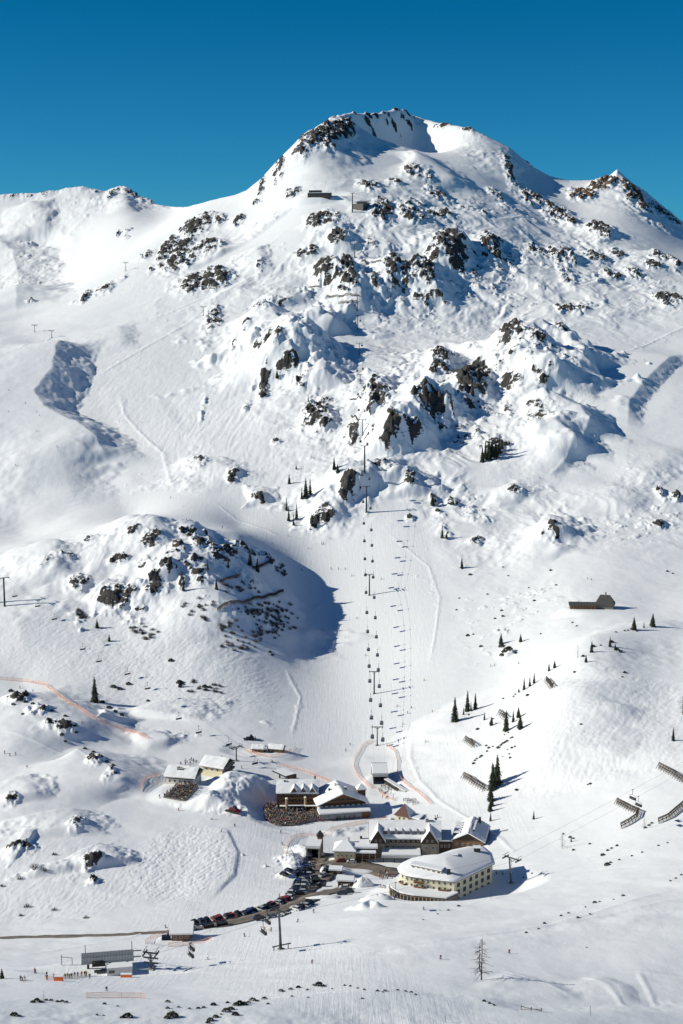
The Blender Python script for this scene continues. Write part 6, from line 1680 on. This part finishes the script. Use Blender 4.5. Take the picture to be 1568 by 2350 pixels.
SHR = {
 'on the left foreground rim': [(*z7(*q), w) for *q, w in ((150, 1078, 10), (170, 1072, 14), (190, 1078, 9), (212, 1068, 8), (235, 1070, 9), (265, 1075, 8), (285, 1074, 9), (305, 1078, 9), (65, 1138, 16), (90, 1142, 8), (480, 1085, 8), (540, 1095, 5), (585, 1145, 20), (560, 1148, 9), (445, 1135, 6), (475, 1138, 5))],
 'on the middle foreground rim': [(*z7(*q), w) for *q, w in ((770, 1076, 11), (770, 1105, 9), (820, 1100, 7), (790, 1143, 24), (765, 1150, 12), (870, 1107, 7), (910, 1106, 9), (935, 1102, 8), (980, 1090, 12), (990, 1145, 12), (965, 1160, 14), (955, 1172, 10), (1015, 1132, 5), (1040, 1120, 18), (1045, 1080, 8), (1060, 1110, 14), (1085, 1090, 14), (1080, 1135, 14), (1100, 1085, 16), (1120, 1088, 14), (1140, 1080, 10), (1160, 1068, 14), (1180, 1072, 7), (1215, 1062, 12), (1230, 1085, 7), (1290, 1025, 10), (1300, 1028, 7), (1335, 1018, 9), (1340, 1050, 6), (1370, 1010, 10), (1412, 1020, 6), (1415, 1055, 5), (1465, 1000, 18), (1485, 1005, 9), (1440, 998, 6), (1525, 1015, 4))],
 'along the snow lip left of the bare larch': [(*z8(*q), w) for *q, w in ((15, 1000, 7), (40, 1003, 7), (75, 1012, 6), (105, 1020, 8), (165, 1025, 8), (200, 1025, 9), (190, 1030, 5), (258, 1022, 8), (295, 1028, 8), (320, 1032, 9), (340, 1042, 7), (95, 1060, 7), (655, 1072, 9), (680, 1082, 8), (700, 1090, 7))],
 'on the snowfield right of the curved hotel': [(*z8(*q), w) for *q, w in ((538, 636, 9), (490, 655, 7), (442, 672, 5), (375, 698, 5), (835, 503, 5), (875, 485, 5), (905, 740, 6), (848, 758, 8), (932, 715, 8), (1008, 680, 7), (1042, 668, 7), (1085, 688, 8), (1140, 672, 6), (1120, 640, 5), (1163, 620, 11), (1185, 615, 6), (1250, 605, 5), (1293, 588, 9), (1510, 520, 6), (1535, 508, 6), (1560, 492, 6), (1125, 825, 4))],
 'in broken lines low on the right slope': [(*z8(*q), w) for *q, w in ((1065, 378, 8), (1140, 350, 7), (1200, 402, 12), (1222, 380, 8), (1240, 370, 7), (1265, 358, 8), (1220, 447, 15), (1235, 436, 8), (1275, 423, 6), (1333, 405, 6), (1380, 388, 6), (1455, 357, 6), (1497, 345, 5), (1395, 275, 8), (1412, 265, 9), (1425, 255, 8), (1050, 320, 9), (1065, 325, 7), (1020, 305, 6), (803, 102, 9), (1130, 78, 5), (1142, 74, 8))],
 'around the rock rib on the right slope': [(*zF(*q), w) for *q, w in ((570, 805, 7), (600, 830, 9), (580, 870, 7), (645, 815, 6), (710, 830, 12), (740, 800, 8), (760, 780, 8), (785, 770, 9), (810, 755, 9), (865, 830, 8), (900, 815, 7), (815, 850, 5), (425, 1010, 9), (440, 975, 7), (460, 955, 7), (515, 925, 9), (495, 940, 6), (835, 900, 6), (845, 945, 8), (760, 930, 4), (825, 655, 6), (780, 680, 5), (870, 710, 7), (850, 718, 6), (370, 450, 6), (1045, 228, 10), (765, 265, 6), (625, 545, 9), (640, 500, 8), (680, 545, 4), (905, 215, 6), (885, 240, 6))],
 'on the slope below the farm hut': [(*z6(*q), w) for *q, w in ((1300, 468, 6), (1315, 466, 6), (1330, 460, 8), (1260, 474, 6), (1355, 470, 5), (985, 258, 7), (960, 190, 8), (860, 270, 5), (885, 330, 8), (1495, 195, 7), (1520, 205, 5), (735, 375, 8), (740, 400, 8), (705, 412, 7), (722, 465, 6), (752, 465, 5), (735, 540, 16), (735, 580, 12), (770, 550, 16), (800, 570, 10), (580, 490, 10), (605, 484, 6), (640, 540, 10), (1155, 540, 12), (1110, 585, 11), (1240, 520, 12), (1265, 555, 12), (1280, 565, 10), (1190, 535, 6), (1300, 660, 10), (1290, 680, 6), (1070, 658, 8), (590, 210, 9), (765, 215, 5), (740, 175, 5), (540, 318, 5), (528, 372, 6), (670, 300, 6), (915, 482, 6), (1060, 430, 6), (1080, 446, 6), (1100, 897, 7), (625, 920, 10))],
}
for place, L_ in SHR.items():
    L_ = sorted(L_)
    big = sum(w for *_, w in L_) / len(L_); n_s = len(L_)
    for k, (u, v, w) in enumerate(L_):
        shrub(u, v, w * (1.15 if 'rim' in place else .95), f'{"broad" if w > big * 1.25 else "small"} dwarf pine, {ORD[k] if k < 30 else ORD[n_s - 1 - k] + " last"} from left {place}', 'dwarf pines ' + place)
rs = random.Random(21)
z5 = lambda x, y: (x / 2, 1213.9 + y / 2)
nb = 0
for (x, y, rx, ry, n) in ((1180, 380, 90, 40, 26), (1290, 430, 60, 60, 26), (1200, 470, 60, 30, 10), (1100, 540, 90, 40, 12), (900, 370, 60, 40, 10), (1100, 270, 80, 25, 10), (1290, 190, 30, 20, 6), (650, 470, 90, 40, 12), (350, 400, 60, 30, 6), (900, 720, 40, 30, 5), (990, 730, 50, 20, 6), (1040, 480, 60, 40, 8)):
    for _ in range(int(n * 1.6)):
        u, v = z5(x + rs.gauss(0, rx * .6), y + rs.gauss(0, ry * .6))
        shrub(u, v, rs.uniform(9, 19), 'low leafless bush poking from snow on the shaded knoll flank', 'leafless bushes on the left knoll', True)
for k, (x, y, w) in enumerate(((160, 458, 26), (200, 470, 18), (95, 510, 18), (125, 640, 22), (250, 655, 18), (395, 690, 16), (250, 400, 16), (10, 545, 16), (95, 680, 14))):
    shrub(*z7(x, y), w, f'thin leafless bush, {ORD[k]} of those on the white slope above the road at left', 'leafless bushes above the road', True)
for k, (x, y, w) in enumerate(sorted(((50, 745, 12), (75, 765, 12), (95, 785, 11), (120, 795, 10), (150, 802, 9), (200, 815, 10), (240, 835, 9), (300, 860, 10), (320, 885, 9), (345, 905, 10), (350, 935, 9), (285, 945, 11), (235, 890, 9), (300, 975, 8), (60, 805, 9), (105, 850, 8), (390, 1010, 10), (430, 1025, 10), (465, 1045, 10), (490, 1070, 10), (520, 1085, 9), (530, 1120, 9), (470, 795, 12), (500, 820, 12), (530, 840, 12), (560, 855, 11), (520, 725, 14), (550, 735, 13), (590, 712, 12), (680, 790, 9), (785, 605, 13), (825, 705, 16), (835, 715, 12), (940, 725, 14), (945, 740, 12), (1240, 565, 10), (1250, 580, 9)))):
    shrub(*z5(x, y), w, f'dark dwarf pine, {ORD[k] if k < 30 else ORD[36 - k] + " last"} from left on the slope left of the chalets', 'dwarf pines left of the chalets')

# ------------------------------------------------------------------ people
def person_mesh(pose):
    J = {'pel': (0, 0, .95, .15), 'bel': (0, -.01, 1.12, .15), 'che': (0, 0, 1.34, .175), 'nec': (0, .0, 1.52, .065), 'hea': (0, -.02, 1.64, .105), 'top': (0, -.01, 1.76, .085)}
    for s, n in ((-1, 'l'), (1, 'r')):
        J.update({n + 'hip': (s * .11, 0, .88, .105), n + 'kne': (s * .13, -.03, .50, .075), n + 'ank': (s * .13, .02, .11, .062), n + 'toe': (s * .14, -.14, .06, .05), n + 'sho': (s * .20, 0, 1.44, .085), n + 'elb': (s * .28, .02, 1.16, .06), n + 'han': (s * .27, -.12, .94, .045)})
    if pose == 'ski':
        for k in ('pel', 'bel', 'che', 'nec', 'hea', 'top'):
            x, y, z, r = J[k]; J[k] = (x, y - (z - .9) * .35, z * .93 - .04, r)
        for s, n in ((-1, 'l'), (1, 'r')):
            J[n + 'hip'] = (s * .12, .0, .80, .105); J[n + 'kne'] = (s * .14, -.16, .48, .078)
            J[n + 'sho'] = (s * .21, -.18, 1.27, .085); J[n + 'elb'] = (s * .32, -.25, 1.04, .06); J[n + 'han'] = (s * .30, -.48, .98, .045)
    if pose == 'sit':
        for k in ('pel', 'bel', 'che', 'nec', 'hea', 'top'):
            x, y, z, r = J[k]; J[k] = (x, y, z - .45, r)
        for s, n in ((-1, 'l'), (1, 'r')):
            J[n + 'hip'] = (s * .11, -.06, .47, .105); J[n + 'kne'] = (s * .14, -.46, .48, .078); J[n + 'ank'] = (s * .14, -.46, .10, .062); J[n + 'toe'] = (s * .14, -.60, .06, .05)
            J[n + 'sho'] = (s * .20, 0, .99, .085); J[n + 'elb'] = (s * .27, -.12, .75, .06); J[n + 'han'] = (s * .18, -.38, .72, .045)
    E = [('pel', 'bel'), ('bel', 'che'), ('che', 'nec'), ('nec', 'hea'), ('hea', 'top')]
    for n in 'lr': E += [('pel', n + 'hip'), (n + 'hip', n + 'kne'), (n + 'kne', n + 'ank'), (n + 'ank', n + 'toe'), ('che', n + 'sho'), (n + 'sho', n + 'elb'), (n + 'elb', n + 'han')]
    ks = list(J); me = bpy.data.meshes.new('person')
    me.from_pydata([J[k][:3] for k in ks], [(ks.index(a), ks.index(c)) for a, c in E], [])
    o = bpy.data.objects.new('person', me); C.collection.objects.link(o)
    md = o.modifiers.new('s', 'SKIN')
    for k, d in zip(ks, me.skin_vertices[0].data): d.radius = (J[k][3], J[k][3] * (.8 if k in ('che', 'bel', 'pel') else 1)); d.use_root = (k == 'pel')
    sb = o.modifiers.new('u', 'SUBSURF'); sb.levels = 1; sb.render_levels = 1
    dg = bpy.context.evaluated_depsgraph_get(); dg.update()
    out = bpy.data.meshes.new_from_object(o.evaluated_get(dg))
    bpy.data.objects.remove(o); return out
BASE = {p_: person_mesh(p_) for p_ in ('stand', 'ski', 'sit')}
PM = {}
def person_col(pose, col):
    if (pose, col) not in PM:
        me = BASE[pose].copy(); me.name = 'person'; me.materials.clear()
        for m in ('cloth_' + col, 'cloth_' + ('black' if col not in ('black', 'navy') else 'grey'), 'skin', 'cloth_' + {'black': 'red', 'white': 'black'}.get(col, 'white'), 'black_rubber_and_shade'): me.materials.append(MATS[m])
        zt = max(v.co.z for v in me.vertices); waist = {'stand': .95, 'ski': .84, 'sit': .56}[pose]
        for f in me.polygons:
            c = f.center; i = 0
            if c.z > zt - .13: i = 3
            elif c.z > zt - .30 and abs(c.x) < .12: i = 2
            elif c.z < .14: i = 4
            elif c.z < waist and abs(c.x) < .25 and not (pose == 'sit' and c.z > .62): i = 1
            f.material_index = i; f.use_smooth = True
        PM[(pose, col)] = me
    return PM[(pose, col)]
skm = MB()
for s in (-1, 1): skm.box(s * .14 - .05, s * .14 + .05, -.95, .8, -.01, .03, 'paint_red').box(s * .14 - .05, s * .14 + .05, -1.12, -.95, .0, .09, 'paint_red')
for s in (-1, 1): skm.bar((s * .30, -.46, 1.0), (s * .55, .25, .02), .02, 'dark_metal', .02, 4)
sko = skm.build('skis_and_poles'); SKM = sko.data; bpy.data.objects.remove(sko)
rp_ = random.Random(3)
CL = ['red', 'black', 'blue', 'white', 'navy', 'orange', 'green', 'purple', 'grey', 'teal', 'yellow', 'pink', 'brown', 'black', 'navy', 'red']
PS = 1.08
def person(p, pose, col, rz, lab, group, skis=False):
    o = link('person', person_col(pose, col)); o.location = p; o.rotation_euler = (0, 0, rz); o.scale = (PS,) * 3
    tag(o, lab, 'person', group)
    if skis:
        k = link('skis_and_poles', SKM, o)
z3 = lambda x, y: (x / 2, 704.9 + y / 2); z4 = lambda x, y: (784 + x / 2, 704.9 + y / 2)
SK = [
 ('on the long piste at the far left', [z3(*q) for q in ((42, 383), (40, 482), (117, 443), (170, 483), (182, 500), (170, 570), (263, 643), (72, 728), (368, 778), (490, 811), (315, 150))]),
 ('on the piste curving behind the left knoll', [z3(*q) for q in ((473, 583), (784, 876), (857, 978), (1021, 1013), (1152, 1057), (1250, 1089), (1322, 1052), (1281, 1118), (1415, 1108), (1485, 1088), (1515, 1064))]),
 ('on the broad piste below the right skyline', [z4(*q) for q in ((1437, 160), (1487, 160), (1392, 246), (1285, 261), (1342, 265), (1200, 415), (1285, 448), (1312, 340), (1190, 528), (1182, 568), (1185, 611), (1200, 625))]),
 ('on the track under the right domes', [z4(*q) for q in ((1040, 729), (1065, 728), (1087, 725), (1117, 723), (910, 787))]),
 ('on the wide piste left of the gondola line', [z6(*q) for q in ((17, 185), (48, 216), (183, 231), (70, 411), (112, 582), (-48, 184), (-90, 70))]),
 ('on the traverse right of the wide piste', [z6(*q) for q in ((685, 632), (703, 627), (812, 620), (1130, 231), (1146, 235))]),
 ('beside the lower gondola pylons', [z6(*q) for q in ((380, 697), (255, 816), (320, 823), (303, 847), (418, 840), (282, 898), (388, 978), (40, 992), (20, 1019))]),
 ('on the white slope at the left edge', [z5(*q) for q in ((22, 1030), (45, 1041), (72, 1036), (125, 1096), (193, 780), (152, 747), (92, 731), (378, 890))]),
 ('in the open snow between chalets and gondola', [z5(*q) for q in ((1250, 1070), (1168, 1080), (1110, 1100), (1555, 185), (1385, 190))]),
 ('on the curving piste around the tracked slope', [z7(*q) for q in ((820, 196), (973, 238), (1078, 269), (1017, 294), (1288, 298), (1297, 354), (762, 736), (1283, 592), (733, 137))]),
 ('on the snowfield below the parked cars', [z7(*q) for q in ((1440, 667), (1123, 775), (1213, 746), (1245, 751), (1367, 709), (1433, 899), (955, 880))]),
 ('near the farm side of the foreground lift', [z7(*q) for q in ((160, 943), (95, 978), (105, 980), (117, 976), (215, 970), (490, 1026))]),
 ('around the curved hotel', [z8(*q) for q in ((440, 230), (432, 230), (680, 293), (712, 487), (740, 489), (378, 653), (243, 605), (455, 879), (770, 852), (190, 552), (181, 549), (200, 554))]),
]
for place, L_ in SK:
    L_ = sorted(L_)
    for k, (u, v) in enumerate(L_):
        col = rp_.choice(CL); p = at(u, v)
        person(p, 'ski' if k % 3 else 'stand', col, rp_.uniform(-1.2, 1.2), f'skier in {col}, {ORD[k]} from left {place}', 'skiers ' + place, True)
CLD = CL + ['black', 'black', 'navy', 'grey', 'brown', 'black', 'navy', 'brown', 'grey', 'black']
def crowd(pts, place, group, z=None, sit=0.0):
    for (x, y) in pts:
        col = rp_.choice(CLD); zz = ground(x, y) if z is None else max(z, ground(x, y) - .5)
        person((x, y, zz + .01), 'sit' if rp_.random() < sit else 'stand', col, rp_.uniform(-3.1, 3.1), f'person in {col} clothes {place}', group)
qs = sorted(zS(*q) for q in ((180, 575), (181, 600), (245, 590), (370, 585), (390, 590), (410, 585), (437, 576), (465, 572), (530, 566), (545, 566), (75, 545), (500, 570), (350, 590), (575, 590)))
for k, (u, v) in enumerate(qs):
    col = ['red', 'black', 'blue', 'orange', 'black', 'yellow', 'green'][k % 7]
    person(at(u, v), 'stand', col, rp_.uniform(-1, 1), f'skier in {col}, {ORD[k]} from the left in the queue at the chairlift station', 'people queueing at the chairlift')
def fill(poly, n, dmin, seed):
    r_ = random.Random(seed); out = []
    x0, x1 = min(p[0] for p in poly), max(p[0] for p in poly); y0, y1 = min(p[1] for p in poly), max(p[1] for p in poly)
    tries = 0
    while len(out) < n and tries < 20000:
        tries += 1; x, y = r_.uniform(x0, x1), r_.uniform(y0, y1); ins = False
        for (ax, ay), (bx, by) in zip(poly, poly[1:] + poly[:1]):
            if (ay > y) != (by > y) and x < (bx - ax) * (y - ay) / (by - ay) + ax: ins = not ins
        if ins and all((x - a) ** 2 + (y - c) ** 2 > dmin ** 2 for a, c in out): out.append((x, y))
    return out
crowd(fill(DECK1[1], 52, .9, 5), 'in the crowd on the white chalet terrace', 'people on the chalet terrace', DECK1[0], .5)
crowd(fill(DECK2[1], 92, .95, 6), 'in the crowd on the timber pub terrace', 'people on the pub terrace', DECK2[0], .25)
def crowd_px(pxs, place, group, n, d, seed):
    poly = [(q.x, q.y) for q in (at(*a) for a in pxs)]
    crowd(fill(poly, n, d, seed), place, group)
crowd_px([zC(560, 660), zC(690, 660), zC(760, 830), zC(640, 840)], 'waiting on the snow in front of the gondola station', 'people at the gondola station', 16, .9, 7)
crowd_px([zQ(800, 690), zQ(1060, 660), zQ(1060, 730), zQ(860, 790)], 'standing on the hotel forecourt by the rounded winter garden', 'people on the hotel forecourt', 22, 1.0, 8)
crowd_px([zA(430, 560), zA(560, 500), zA(750, 490), zA(740, 555)], 'standing on the snow behind the white plastered chalet', 'people behind the chalet', 18, 1.0, 9)
crowd_px([zB(770, 705), zB(1350, 655), zB(1360, 640), zB(770, 690)], 'walking along the glazed front of the broad chalet', 'people along the glazed annex', 14, .9, 10)

# the rest of the two crowds, too dense to count
def crowd_mass(regions, label):
    b = MB(); r_ = random.Random(12)
    for poly, z, n, d, sd, avoid in regions:
        for x, y in fill(poly, n, d, sd):
            if any((x - a) ** 2 + (y - c) ** 2 < .25 for a, c in avoid): continue
            me = person_col('stand' if r_.random() < .7 else 'sit', r_.choice(CLD)); a = r_.uniform(0, 6.28); ca_, sa_ = math.cos(a), math.sin(a)
            zz = z; k = len(b.v)
            b.v += [(x + (v.co.x * ca_ - v.co.y * sa_) * PS, y + (v.co.x * sa_ + v.co.y * ca_) * PS, zz + v.co.z * PS) for v in me.vertices]
            mi = [b.mi(m.name) for m in me.materials]
            for f in me.polygons: b.f.append(tuple(k + j for j in f.vertices)); b.m.append(mi[f.material_index])
    o = b.build('terrace_crowd', None, True); tag(o, label, 'crowd', None, 'stuff')
grow = lambda poly, s: [(sum(p[0] for p in poly) / len(poly) + (x - sum(p[0] for p in poly) / len(poly)) * s, sum(p[1] for p in poly) / len(poly) + (y - sum(p[1] for p in poly) / len(poly)) * s) for x, y in poly]
crowd_mass([(DECK1[1], DECK1[0], 130, .62, 51, []), (DECK2[1], DECK2[0], 330, .62, 52, [])], 'dense mass of dark clothed people filling the two chalet terraces')

# ski racks by the gondola stairs
for k, (zx, zy) in enumerate(((905, 850), (950, 870), (985, 855), (1015, 890))):
    p = at(*zC(zx, zy)); t = thing('ski_rack', f'ski rack full of upright skis below the gondola stairs, {ORD[k]} from the left', 'ski rack', p, .2, 'ski racks below the gondola stairs')
    MB().beam((-1.8, 0, 1.2), (1.8, 0, 1.2), .1, .1, 'dark_metal').bar((-1.7, 0, -.3), (-1.7, 0, 1.2), .06, 'dark_metal').bar((1.7, 0, -.3), (1.7, 0, 1.2), .06, 'dark_metal').build('frame', t)
    b = MB()
    for i in range(14): b.beam((-1.6 + i * .24, -.3, 0), (-1.6 + i * .24, .05, 1.75), .09, .04, ['paint_red', 'paint_black', 'paint_blue', 'paint_white', 'paint_grey'][i % 5])
    b.build('skis', t)
# timber barrier on the foreground rim, marker poles
p = at(1196, 2318); q = at(1243, 2322)
t = thing('timber_barrier', 'low crossed timber barrier on the foreground rim below the larch', 'barrier', p, math.atan2(q.y - p.y, q.x - p.x)); l_ = (q - p).length
for x in (0, l_ * .5, l_): MB().bar((x, 0, -.4), (x, 0, 1.3), .13, 'grey_wood').build('post', t)
MB().beam((0, .1, 1.0), (l_, .1, .4), .12, .14, 'grey_wood').build('rail', t)
MB().beam((0, -.1, .3), (l_, -.1, 1.0), .12, .14, 'grey_wood').build('rail', t)
for k, (u, v, h, lab) in enumerate(((295, 2268, 1, 'x'), (1355, 2330, 2.6, 'thin marker pole at the right of the timber barrier'), (1022, 2346, 2.0, 'thin marker pole at the very bottom of the snow rim'), (142, 2215, 3.5, 'tall dark post with a crossbar left of the chairlift station'))):
    if lab == 'x': continue
    p = at(u, v); b = MB(); b.bar((0, 0, -.4), (0, 0, h), .06 if k < 3 else .14, 'dark_metal', .05 if k < 3 else .12, 6)
    if k == 3: b.beam((0, 0, h * .8), (3.4, 0, h * .72), .12, .12, 'dark_metal'); b.bar((3.4, 0, -.4), (3.4, 0, h * .75), .1, 'dark_metal')
    o = b.build('marker_pole'); o.location = p; tag(o, lab, 'pole')
